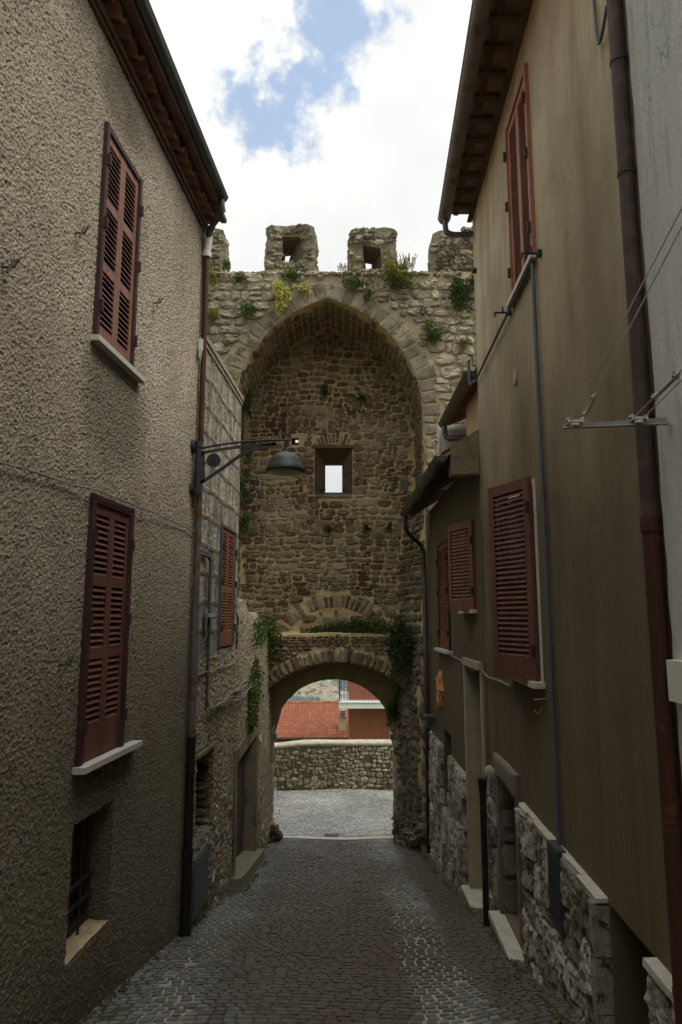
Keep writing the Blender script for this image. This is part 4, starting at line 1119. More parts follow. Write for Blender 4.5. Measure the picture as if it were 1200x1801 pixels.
    while z < 2.2:
        h = r.uniform(.24, .42); x0 = pier(13.28, z + h / 2, 0)[0] - .02; w = r.uniform(.26, .36)
        g.stone(rrect(x0 + w / 2, z + h / 2, w / 2, h / 2 - .008, 12, 6, .05, r), PF, .06, r.uniform(.3, .9), .3, r=r); z += h
    for k in range(26):
        y = r.uniform(13.3, 15.0); g.stone(rrect(y, gz(1.4, y) + r.uniform(.0, .5), r.uniform(.08, .16), r.uniform(.06, .12), 12, 2.6, .15, r), pier, .12, r.uniform(.2, .9), .5, r=r)
    g.build('pier_stones', MT['pierstone'], T)
    # battlements
    YM, MTK = 13.95, .55
    def merlon(pxa, pxb, pya, pyb, loop, xend=None):
        A, B = atY(pxa, pyb, YM), atY(pxb, pya, YM); x0, x1 = A.x if xend is None or xend > 0 else xend, B.x if xend is None or xend < 0 else xend
        z0, z1 = 6.95, B.z
        g = MB(); LP = MB(); F = lambda u, v, o=0: (u, YM - o, v)
        def rim(u, v):   # worn outline
            ex = .035 * mnoise.noise(Vector((u * 3, v * 3, 2)))
            return ex
        if loop:
            la, lb = atY(loop[0], loop[3], YM), atY(loop[1], loop[2], YM); sa, sb = atY(loop[4], loop[7], YM + MTK), atY(loop[5], loop[6], YM + MTK)
            out = [(la.x, la.z), (lb.x, la.z), (lb.x, lb.z), (la.x, lb.z)]; inn = [(sa.x, sa.z), (sb.x, sa.z), (sb.x, sb.z), (sa.x, sb.z)]
            ys_, zs_ = lines(x0, x1, .05, [la.x, lb.x]), lines(z0, z1, .05, [la.z, lb.z])
            hole = [(la.x, lb.x, la.z, lb.z, 0)]
            for t_ in range(5):
                t0, t1 = t_ / 5, (t_ + 1) / 5
                for i in range(4):
                    L_ = lambda p, q, t: (p[0] + (q[0] - p[0]) * t, p[1] + (q[1] - p[1]) * t)
                    c = [L_(out[i], inn[i], t0), L_(out[(i + 1) % 4], inn[(i + 1) % 4], t0), L_(out[(i + 1) % 4], inn[(i + 1) % 4], t1), L_(out[i], inn[i], t1)]
                    yy = [YM + MTK * t0] * 2 + [YM + MTK * t1] * 2; LP.poly([(c[k][0], yy[k], c[k][1]) for k in range(4)])
            hb = [(sa.x, sb.x, sa.z, sb.z, 0)]; brx, brz = [sa.x, sb.x], [sa.z, sb.z]
        else: ys_, zs_, hole, hb, brx, brz = lines(x0, x1, .05), lines(z0, z1, .05), [], [], [], []
        gridwall(g, F, ys_, zs_, hole, reveals=False)
        gridwall(g, lambda u, v, o=0: (u, YM + MTK, v), lines(x0, x1, .1, brx), lines(z0, z1, .1, brz), hb, rev=True, reveals=False)
        gridwall(g, lambda u, v, o=0: (x0, u, v), lines(YM, YM + MTK, .06), lines(z0, z1, .06), rev=True); gridwall(g, lambda u, v, o=0: (x1, u, v), lines(YM, YM + MTK, .06), lines(z0, z1, .06))
        gridwall(g, lambda u, v, o=0: (u, v, z1), lines(x0, x1, .06), lines(YM, YM + MTK, .06))
        def worn(B):      # weathered outline: the same warp for core, loophole and stones
            for i, v in enumerate(B.v):
                if v[2] < 7.3: continue
                e = mnoise.noise_vector(Vector((v[0] * 2.4, v[1] * 2.4, v[2] * 2.4))) * .075 + mnoise.noise_vector(Vector((v[0] * 7, v[1] * 7, v[2] * 7))) * .028
                top_ = max(0, (v[2] - (z1 - .25)) / .25); side_ = max(0, abs(v[0] - (x0 + x1) / 2) / ((x1 - x0) / 2) - .6) / .4
                B.v[i] = (v[0] + e.x, v[1] + e.y * .6, v[2] + e.z * .7 - .07 * min(1, top_) * min(1, side_) ** 2)
        worn(g); worn(LP)
        o = g.build('merlon', MT['mortar_merlon'], T)
        if loop: LP.build('loophole', MT['splay'], o)
        s = MB(); MF = lambda u, v, h: (u, YM - h, v)
        kp = (lambda u, v, a, b: x0 - .01 < u - a * .75 and u + a * .75 < x1 + .01 and v + b * .8 < z1 + .01 and not (loop and la.x - a * .55 < u < lb.x + a * .55 and la.z - b * .5 < v < lb.z + b * .5))
        rows_of_stones(s, MF, x0, x1, z0, z1, .17, .14, kp, r, .05, .04, .008, (.1, .9), seed=r.uniform(0, 50), rough=.5, e=3.4)
        for sx, xx in ((-1, x0), (1, x1)):
            ME = lambda u, v, h, s_=sx, q=xx: (q + s_ * h, u, v)
            rows_of_stones(s, ME, YM, YM + MTK, z0, z1, .19, .14, lambda u, v, a, b: YM < u - a * .8 and u + a * .8 < YM + MTK and v + b < z1, r, .02, .01, .012, (.1, .9), seed=3, rough=.4, n=8)
        MTp = lambda u, v, h: (u, v, z1 + h)
        rows_of_stones(s, MTp, x0, x1, YM, YM + MTK, .2, .18, lambda u, v, a, b: x0 < u - a and u + a < x1 and YM < v - b and v + b < YM + MTK, r, .02, .01, .012, (.1, .9), seed=3, rough=.5, n=8)
        worn(s)
        s.build('merlon_stones', MT['limestone'], o)
    merlon(300, 395, 402, 490, None, -3.9)
    merlon(466, 554, 397, 490, (493, 533, 418, 463, 500, 508, 449, 462))
    merlon(616, 696, 400, 490, (639, 671, 434, 475, 646, 655, 465, 474))
    merlon(762, 900, 408, 490, None, 3.6)
    s = MB(); A = atY(815, 408, YM)
    for k in range(7): s.stone(rrect(A.x + .05 + .13 * k, A.z + .05, .09, .07, 12, 4, .1, r), lambda u, v, h: (u, YM - h + .05, v), .12, r.random(), .3, r=r)
    s.box(A.x, A.x + 1, YM + .06, YM + .5, A.z - .02, A.z + .11)
    s.build('broken_top', MT['limestone'], T)
    return T
tower()
# floodlights fixed in the recess
for px, py, y, lb in ((448, 850, 14.6, 'small black floodlight on the left side of the recess'), (712, 852, 14.6, 'small black floodlight on the right side of the recess')):
    p = atY(px, py, y); g = MB(); d = -1 if px < 600 else 1
    g.hexa([Vector(p) + Vector(v) for v in ((-.09, -.05, -.05), (.07, -.07, -.08), (.09, .05, -.05), (-.07, .07, -.03), (-.09, -.05, .07), (.07, -.07, .05), (.09, .05, .08), (-.07, .07, .1))])
    g.tube([p + Vector((0, 0, -.04)), p + Vector((0, .02, -.14)), p + Vector((d * .3, .1, -.2))], .015, 6)
    tag(g.build('floodlight', MT['dark_iron']), lb, 'floodlight', 'floodlights in the tower recess')

# ------------------------------------------------------------------ RIGHT: ochre house
def rock_cladding(mb, F, y0, y1, z0, z1, r, w=.36, h=.26, keep=None, th=.09):
    zlist = []; z = z1
    row = 0
    while z > z0:
        hh = r.uniform(h * .65, h * 1.3); zz = z - hh; y = y0 - (r.uniform(0, w * .6) if row else 0)
        while y < y1:
            ww = r.uniform(w * .5, w * 1.4); a, b = max(y, y0), min(y + ww, y1)
            if b - a > .07 and (keep is None or keep((a + b) / 2, (z + zz) / 2)):
                sk = r.uniform(-.03, .03) if row else 0
                nu, nv = max(4, int((b - a) / .024)), max(4, int(hh / .024)); base = r.uniform(.6, 1.0) * th; t = r.random(); mb.tint = t
                sd = r.uniform(0, 99)
                ga = .006
                pl = [(r.uniform(-.35, .35), r.uniform(-.35, .35), r.uniform(.0, .03)) for _ in range(7)]; pc = [(r.uniform(a, b), r.uniform(zz, z)) for _ in range(7)]
                def pt(i, j):
                    u = a + ga + (b - a - 2 * ga) * i / nu; v = zz + ga + (hh - 2 * ga) * j / nv
                    v2 = v + sk * (i / nu - .5) * (0 if (j == nv and row == 0) else 1)
                    e = min(i, nu - i) / nu * min(j, nv - j) / nv
                    edge = 0 if (i in (0, nu) or j in (0, nv)) else 1
                    fac = min(q[2] + abs(q[0] * (u - c_[0]) + q[1] * (v - c_[1])) for q, c_ in zip(pl, pc))
                    o = base * .55 + edge * (base * .22 + min(.045, fac * 1.1) + .016 * mnoise.noise(Vector((u * 30, v * 30, sd))) + r.uniform(-.007, .007))
                    du = .012 * mnoise.noise(Vector((u * 8, v * 8, sd + 9))); 
                    return F(u + du, v2 + (du if not (j == nv and row == 0) else 0), max(.01, o))
                I = [[mb.vert(pt(i, j)) for j in range(nv + 1)] for i in range(nu + 1)]
                for i in range(nu):
                    for j in range(nv): mb.face((I[i][j], I[i + 1][j], I[i + 1][j + 1], I[i][j + 1]))
                def side(seq):
                    q = [mb.vert(F(u, v, -.02)) for (u, v) in seq[1]]
                    for k in range(len(q) - 1): mb.face((q[k], q[k + 1], seq[0][k + 1], seq[0][k]))
                us = [a + ga + (b - a - 2 * ga) * i / nu for i in range(nu + 1)]; vs = [zz + ga + (hh - 2 * ga) * j / nv for j in range(nv + 1)]
                side(([I[i][nv] for i in range(nu + 1)], [(u, vs[-1]) for u in us])); side(([I[i][0] for i in range(nu + 1)], [(u, vs[0]) for u in us]))
                side(([I[0][j] for j in range(nv + 1)], [(us[0], v) for v in vs])); side(([I[nu][j] for j in range(nv + 1)], [(us[-1], v) for v in vs]))
            y += ww
        z = zz; row += 1
    mb.tint = .5
def open_leaf(parent, yh, xh, z0, z1, wid, mat, bottom, ang=(-.38, 1)):
    d = Vector((ang[0], ang[1], 0)).normalized(); n = Vector((-d.y, d.x, 0))   # n points to the street (-x)
    F = lambda s, z, o: Vector((xh, yh, z)) + d * s + n * o
    mb = MB(); louver_leaf(mb, F, 0, wid, z0, z1, [(z0 + bottom, z1 - .09)], 0, .036, .07, .043)
    hinges(parent, F, .0, (z0 + .2, z1 - .3), .037)
    return mb.build('shutter', MT[mat], parent)
def house_right():
    H = empty('ochre_house', (1.6, 6, -3.0), 'tall house in stained ochre plaster with a rock-faced plinth, right of the alley', 'house')
    yc = 8.0; top = 5.0
    wins = [(5.12, 5.93, 2.9, 4.63, .18), (5.49, 6.60, -.50, 1.13, .22), (6.62, 7.52, -2.93, -1.62, .45), (3.62, 4.26, -2.9, -1.64, .4)]
    bk = sum([[w[0], w[1]] for w in wins], []); bz = sum([[w[2], w[3]] for w in wins], [])
    mb = MB(); gridwall(mb, FR, lines(3.0, yc, .08, bk), lines(-4.2, top, .08, bz), wins, rev=True)
    x0 = FR(yc, 0)[0]
    mb.poly([(x0, yc, -4.2), (x0, yc, top), (x0 + 3, yc, top + 1.4), (x0 + 6, yc, top + 1.4), (x0 + 6, yc, -4.2)])
    mb.poly([(x0 + 6, yc, -4.2), (x0 + 6, yc, top + 1.4), (x0 + 6, -6, top + 1.4), (x0 + 6, -6, -4.2)])
    mb.build('wall', MT['plaster'], H)
    # windows
    w = closed_window(H, FR, 5.12, 5.93, 2.9, 4.63, 'shut_rose', 'shut_rose', 1, .09, (5.10, 6.02, .06), label='upper window with peeling rose shutters', pitch=.037)
    g = MB(); y0, y1, z0, z1 = 5.49, 6.60, -.50, 1.13
    g.slab(FR, y0, y0 + .05, z0, z1, -.14, .012); g.slab(FR, y1 - .05, y1, z0, z1, -.14, .012); g.slab(FR, y0 + .05, y1 - .05, z1 - .05, z1, -.14, .012)
    w2 = g.build('window', MT['white_pipe'], H); w2['label'] = 'middle window behind a dark red shutter standing ajar'
    g = MB(); g.slab(FR, y0, y1, z0, z1, -.21, -.19); g.build('pane', MT['glass'], w2)
    g = MB(); g.slab(FR, y0 - .04, y1 + .04, z0 - .05, z0 - .002, -.12, .09); g.build('sill', MT['marble'], w2)
    open_leaf(w2, 5.54, FR(5.54, 0)[0] - .02, -.51, 1.15, .585, 'shut_red', .19)
    open_leaf(w2, 6.62, FR(6.62, 0)[0] - .02, -.51, 1.15, .52, 'shut_red', .19, (-.36, -1))
    # stone-framed door
    FP = lambda y, z, o=0: FR(y, z, o)
    g = MB(); r = random.Random(31)
    z = -2.97
    for hh in (.36, .34, .33, .30):
        F1 = lambda u, v, q: (FR(7.52, 0)[0] + .02 + u, 7.40 - q, v)
        g.stone(rrect(.20, z + hh / 2, .23, hh / 2 - .006, 16, 8, .015, r), F1, .05, r.uniform(.2, .9), .25, r=r)
        g.slab(FP, 7.41, 7.54, z + .004, z + hh - .004, -.42, .035 + r.uniform(-.01, .01)); z += hh
    for zz, hh in ((-2.05, .4), (-2.45, .4), (-2.85, .4)):
        g.slab(FP, 6.56, 6.66, zz + .004, zz + hh - .004, -.3, .02)
    F2 = lambda u, v, q: FP(u, v, q + .02)
    g.stone([(6.55, -1.64), (7.1, -1.60), (7.58, -1.66), (7.60, -1.42), (7.1, -1.41), (6.50, -1.42)], F2, .03, .9, .12, r=r)
    g.slab(FP, 6.50, 7.60, -1.655, -1.42, -.4, .02)
    dr = g.build('door', MT['doorstone'], H); dr['label'] = 'low dark doorway framed in rough stone blocks'
    g = MB(); g.slab(FP, 6.62, 7.42, -2.95, -1.62, -.44, -.40); g.slab(FP, 6.98, 7.02, -2.95, -1.62, -.40, -.385); g.build('door_leaf', MT['darkwood'], dr)
    g = MB(); g.slab(FP, 6.34, 7.50, -3.02, -2.955, -.4, .15); g.build('door_sill', MT['travertine'], dr)
    g = MB(); g.slab(FP, 6.40, 7.50, -3.45, -3.022, -.3, .11); g.build('door_step', MT['doorstone'], dr)
    # cellar opening by the street
    g = MB(); g.slab(FP, 3.62, 4.26, -2.9, -1.64, -.39, -.36); w4 = g.build('cellar_door', MT['darkwood'], H)
    g = MB(); g.slab(FP, 3.60, 4.27, -3.0, -2.72, -.4, .02); g.build('cellar_step', MT['concrete'], w4)
    g = MB(); 
    for a in (4.22,): g.slab(FP, a, a + .035, -2.72, -1.65, -.37, -.33)
    g.slab(FP, 3.63, 4.22, -2.72, -2.68, -.37, -.33); g.build('cellar_frame', MT['shut_orange'], w4)
    # plinth cladding
    g = MB()
    def kp(y, z): return z > gz(1.4, y) - .25 and not (5.02 < y < 5.28 and -2.12 < z < -1.6)
    rock_cladding(g, FP, 4.30, 6.34, -3.1, -1.615, r, keep=kp, th=.08)
    rock_cladding(g, FP, 3.0, 3.60, -3.0, -1.63, r, .3, .3, kp, .085)
    rock_cladding(g, FP, 3.6, 4.32, -3.1, -2.74, r, .3, .2, kp, .09)
    rock_cladding(g, FP, 7.6, 7.98, -3.4, -1.62, r, .25, .26, kp, .07)
    for k in range(5):   # smooth quoin strips beside the cellar
        z = -1.64 - k * .30
        if k < 4: g.tint = r.uniform(.3, .6); g.slab(FP, 4.262, 4.325, z - .29, z, -.35, .10)
    g.build('plinth', MT['rock'], H)
    g = MB(); g.tint = .5
    for ya, yb, zt in ((3.0, 3.61, -1.628), (4.262, 6.34, -1.612)):
        y = ya
        while y < yb - .02:
            w_ = min(r.uniform(.12, .42), yb - y); o_ = r.uniform(.04, .078); dz_ = r.uniform(-.008, .002)
            g.hexa([FP(y, zt - .04, 0), FP(y + w_ - .004, zt - .04, 0), FP(y + w_ - .004, zt - .04, o_ + r.uniform(-.012, .008)), FP(y, zt - .04, o_), FP(y, zt + dz_, 0), FP(y + w_ - .004, zt + dz_, 0), FP(y + w_ - .004, zt + dz_, o_ + r.uniform(-.012, .008)), FP(y, zt + dz_, o_)]); y += w_
    g.build('plinth_cap', MT['travertine'], H)
    # eave and roof
    E0, E1 = Vector((1.04, 3.3, 4.98)), Vector((1.31, 8.03, 4.98))
    def FE(y, z, o=0):   # the eave keeps to the gutter's line
        k = (.35 + .0181 * (8.06 - y)) / .35 if o > .1 else 1
        return FR(y, z, o * k)
    g = MB(); g.slab(FE, -6, yc + .06, top + .10, top + .13, -.1, .335)
    g.build('eave_boards', MT['pianelle'], H)
    g = MB(); y = -3.0
    while y < yc: g.slab(FE, y, y + .07, top + .052, top + .10, -.15, .31); y += .30
    g.slab(FE, -6, yc + .04, top + .06, top + .099, .311, .335); g.slab(FE, -6, yc + .05, top + .075, top + .102, .17, .23); g.slab(FE, -6, yc + .05, top - .02, top + .005, .0, .06)
    g.build('rafters', MT['eavewood'], H)
    rf = MB(); ysl = lines(-6, yc + .08, .0233); A, B, C, D = [], [], [], []
    for y in ysl:
        wv = .03 * abs(math.sin(y * math.pi / .19)); A.append(rf.vert(FE(y, top + .17 + wv, .35))); B.append(rf.vert(FE(y, top + 1.5 + wv, -3.2)))
        C.append(rf.vert(FE(y, top + .135, .35))); D.append(rf.vert(FE(y, top + 1.46, -3.2)))
    for i in range(len(ysl) - 1):
        rf.face((A[i], B[i], B[i + 1], A[i + 1])); rf.face((C[i], C[i + 1], D[i + 1], D[i])); rf.face((A[i], A[i + 1], C[i + 1], C[i]))
    rf.face((A[-1], B[-1], D[-1], C[-1])); rf.face((A[0], C[0], D[0], B[0]))
    rf.build('roof', MT['terracotta'], H)
    g = MB(); G0, G1 = Vector((1.00, 1.5, 5.03)), Vector((1.318, 8.06, 5.03)); halfgutter(g, G0, G1, .075, bands=9)
    go = g.build('gutter', MT['gutter_r'], H)
    g = MB(); g.tube(curve_pts([(1.315, 7.95, 4.96), (1.317, 7.96, 4.86), (1.34, 7.97, 4.80), (1.42, 7.98, 4.775), (1.53, 7.98, 4.775), (1.70, 7.98, 4.775)]), .035, 10); g.build('outlet_pipe', MT['conduit'], go, smooth=True)
    # grey conduit: down the wall and along under the sill
    g = MB(); P = FR(5.16, 2.87, .03)
    g.tube([P, FR(5.16, -1.62, .03)], .017, 8)
    for z in (.9, -.25, -1.0): g.tube([FR(5.16, z, .03), FR(5.16, z + .04, .03)], .023, 8)
    g.tube([P, FR(5.3, 2.845, .035), FR(7.95, 2.83, .035), FR(7.98, 2.84, .06)], .014, 8)
    g.tube(curve_pts([FR(7.98, 2.84, .06), FR(8.0, 2.80, .09), FR(8.0, 2.9, .10), FR(8.0, 3.12, .10)], 3), .019, 8)
    g.build('conduit', MT['conduit'], H)
    # wide brown downpipe at the joint with the grey house
    X = lambda y, o=.05: FR(y, 0, o)[0]
    g = MB(); yp = 3.21
    g.tube([(X(yp), yp, 6.2), (X(yp), yp, .45)], .041, 14)
    for z in (2.9, 2.25, .95): g.tube([(X(yp), yp, z), (X(yp), yp, z + .03)], .046, 14)
    dp = g.build('downpipe', MT['pipe_brown'], H, smooth=False)
    g = MB(); g.tube([(X(yp), yp, .45), (X(yp), yp, -2.95)], .042, 14); g.tube([(X(yp), yp, .40), (X(yp), yp, .47)], .049, 14)
    for z in (.1, -.9, -1.6, -2.3): g.tube([(X(yp), yp, z), (X(yp), yp, z + .02)], .046, 14)
    g.build('rusty_length', MT['pipe_rust'], dp)
    g = MB(); g.tube(curve_pts([FR(3.62, 5.0, .02), FR(3.58, 4.0, .02), FR(3.56, 3.42, .02), FR(3.51, 3.31, .025), FR(3.43, 3.33, .03), FR(3.36, 3.40, .03)]), .010, 8)
    g.build('hanging_pipe', MT['conduit'], H)
    g = MB(); c = FR(5.83, 0, 0); a, b = ray(908, 664); y = 1.423 / (a - .0305); 
    g.lathe((FR(y, 0)[0] - .0, y, b * y), [(.062, .01), (.062, -.014), (.05, -.02)], 20, 'x')
    for i in range(len(g.v)): v = g.v[i]; g.v[i] = (v[0], y + (v[1] - y) * .8, b * y + (v[2] - b * y) * 1.25)
    g.build('plaque', MT['cream'], H)
house_right()
g = MB(); FPo = lambda y, z, o=0: FR(y, z, o)
g.slab(FPo, 5.02, 5.28, -2.14, -1.60, .02, .085)
for k in range(4): g.slab(FPo, 5.05 + k * .058, 5.065 + k * .058, -2.08, -1.66, .085, .092)
tag(g.build('meter_box', MT['meter']), 'dark grey meter box let into the rock plinth under the grey conduit', 'meter box')
# black stub pipe by the doorway
g = MB(); x, y = 1.525, 7.72
g.tube([(x, y, gz(x, y) - .05), (x, y, -1.86)], .034, 10); g.tube([(x, y, -1.88), (x, y, -1.72)], .05, 10, radii=[.036, .052]); 
tag(g.build('standpipe', MT['black_pipe']), 'black standpipe rising from the paving left of the low stone doorway', 'pipe')
# clothesline irons by the upper window
for px, py, lb in ((940, 446, 'dark iron line bracket right below the rose shutters'), (887, 550, 'dark iron line bracket left of the rose shutters, over the slanting conduit')):
    a, b = ray(px + 12, py); y = 1.423 / (a - .0305); z = b * y; g = MB()
    g.tube([FR(y, z, -.02), FR(y, z, .16)], .010, 6); g.tube([FR(y, z + .03, .02), FR(y, z - .03, .03)], .014, 6); g.tube([FR(y, z + .0, .15), FR(y, z - .045, .16)], .009, 6); g.slab(FR, y - .03, y + .03, z - .02, z + .02, 0, .012)
    g.tube([FR(y - .015, z + .0, .08), FR(y - .015, z + .05, .085)], .009, 6)
    tag(g.build('line_bracket', MT['dark_iron']), lb, 'bracket', 'clothesline brackets at the upper window')
# small dark vent ring at house edge
a, b = ray(838, 476); y = 1.423 / (a - .0305)
g = MB(); g.lathe((FR(y, 0)[0] - .02, y, b * y), [(.03, .03), (.034, 0), (.034, -.03), (.02, -.035)], 12, 'x')
tag(g.build('wall_ring', MT['dark_iron']), 'small dark ring fixed near the far top corner of the ochre house', 'ring')
# rusty hooks under the middle window
g = MB(); y = 5.42
g.tube([FR(y, -.62, -.02), FR(y + .02, -.63, .10)], .005, 6); g.tube(curve_pts([FR(5.52, -.68, .01), FR(5.52, -.73, .03), FR(5.52, -.745, .055), FR(5.52, -.72, .075)]), .005, 6)
tag(g.build('wall_hook', simple('orange_rust', (.32, .13, .04), .8, .3)), 'rusty orange hooks just under the sill of the ajar shutter', 'hook')
# cable along the right walls
pl = []
for px, py in ((770, 1140), (790, 1150), (812, 1160), (836, 1178), (850, 1177), (862, 1190), (880, 1196), (902, 1206)):
    a, b = ray(px, py); y = min(12, 1.423 / (a - .0305)); 
    if px < 840: y = 1.668 / a
    pl.append(((1.668 if px < 840 else FR(y, 0)[0]) - .03, y, b * y))
g = MB(); C = curve_pts(pl, 6); g.tube(C, .008, 6); g.tube([p + Vector((0, 0, .012 * math.sin(i * 1.7))) for i, p in enumerate(C)], .005, 5)
tag(g.build('wall_cable', MT['cable']), 'twisted pale cable running over the marble door frame to the ajar shutter', 'cable')

# ------------------------------------------------------------------ RIGHT: grey house at the edge, with clothesline
def house_grey():
    H = empty('grey_house', (1.5, 1, -2.4), 'blue-grey plastered house at the right edge of the photo', 'house')
    FG = lambda y, z, o=0: (FR(y, z, o)[0] - .02, y, z)
    mb = MB(); r = random.Random(8)
    ysg = lines(-16, 3.0, .25)
    gridwall(mb, FG, ysg, lines(-3.2, 6.6, .25), rev=True)
    # ragged plaster edge against the pipe
    zz = lines(-3.2, 6.6, .03); ed = [3.145 + .012 * mnoise.noise(Vector((z * 6, 0, 0))) + .02 * mnoise.noise(Vector((z * 1.2, 4, 0))) - (.05 if -.2 < z < -.9 else 0) for z in zz]
    for i in range(len(zz) - 1):
        mb.poly([FG(3.0, zz[i]), FG(3.0, zz[i + 1]), FG(ed[i + 1], zz[i + 1]), FG(ed[i], zz[i])]); mb.poly([FG(ed[i], zz[i]), FG(ed[i + 1], zz[i + 1]), FR(ed[i + 1] + .02, zz[i + 1], -.05), FR(ed[i] + .02, zz[i], -.05)])
    x0 = FR(0, 0)[0]; mb.poly([(x0, -6, 6.6), (x0 + .1, 3.2, 6.6), (x0 + 6, 3.2, 6.6), (x0 + 6, -6, 6.6)])
    mb.build('wall', MT['bluegrey'], H)
    g = MB(); p = [atY(1189, 1158, 2.92), atY(1189, 1225, 2.92)]; yb = 2.86
    a, b = ray(1190, 1160); a2, b2 = ray(1190, 1232); y = 1.40 / (a - .0305)
    g.slab(FG, y - .25, y, b2 * y, b * y, 0, .05); g.build('cabinet', MT['white_plastic'], H)
    return FG
FG = house_grey()
def clothesline():
    T = empty('clothesline', (1.5, 3.02, .9), 'galvanised clothesline arm with pulleys and wires on the blue-grey wall', 'clothesline')
    yb = 3.0; tip = atY(991, 750, yb); root = atY(1176, 741, yb)
    g = MB(); g.hexa([(tip.x, yb - .015, tip.z - .01), (root.x, yb - .015, root.z - .014), (root.x, yb + .015, root.z - .014), (tip.x, yb + .015, tip.z - .01), (tip.x, yb - .012, tip.z - .006), (root.x, yb - .012, root.z - .010), (root.x, yb + .012, root.z - .010), (tip.x, yb + .012, tip.z - .006)])
    g.hexa([(tip.x, yb + .012, tip.z - .01), (root.x, yb + .012, root.z - .014), (root.x, yb + .016, root.z - .014), (tip.x, yb + .016, tip.z - .01), (tip.x, yb + .012, tip.z + .014), (root.x, yb + .012, root.z + .022), (root.x, yb + .016, root.z + .022), (tip.x, yb + .016, tip.z + .014)])
    g.build('arm', MT['galv'], T)
    ends = []
    for px, py, wires in ((1010, 744, ((1003, 744, 1255, 258), (1026, 734, 1290, 222))), (1122, 739, ((1113, 736, 1262, 588), (1131, 736, 1275, 592)))):
        c = atY(px, py, yb); g = MB(); g.box(c.x - .036, c.x + .036, yb - .02, yb + .008, c.z + .000, c.z + .012)
        for dx in (-.036, .030): g.box(c.x + dx, c.x + dx + .008, yb - .022, yb + .010, c.z - .004, c.z + .022)
        g.lathe((c.x, yb - .008, c.z - .012), [(.02, -.006), (.022, 0), (.02, .006)], 12); g.build('pulley', MT['white_plastic'], T)
        for k, (x0, y0, x1, y1) in enumerate(wires):
            A = atY(x0, y0, yb); B = atY(x1, y1, 1.9); g = MB()
            g.tube([A, B], .0028, 6); g.build('line', MT['wire'], T)
            if (px < 1100 and k == 1) or (px > 1100 and k == 0):
                g = MB()
                ts = (.02, .10) if px < 1100 else (.35, .62)
                for t in ts:
                    P = A.lerp(B, t); g.tube([P + Vector((-.012, 0, -.006)), P + Vector((.012, -.002, .010))], .008, 7); g.tube([P + Vector((-.01, 0, .012)), P + Vector((.006, 0, -.016))], .005, 6)
                g.tube([A.lerp(B, ts[0]) + Vector((.004, -.004, -.002)), A.lerp(B, ts[1]) + Vector((.004, -.004, -.002))], .007, 6)
                g.build('tensioner', MT['galv'], T)
clothesline()

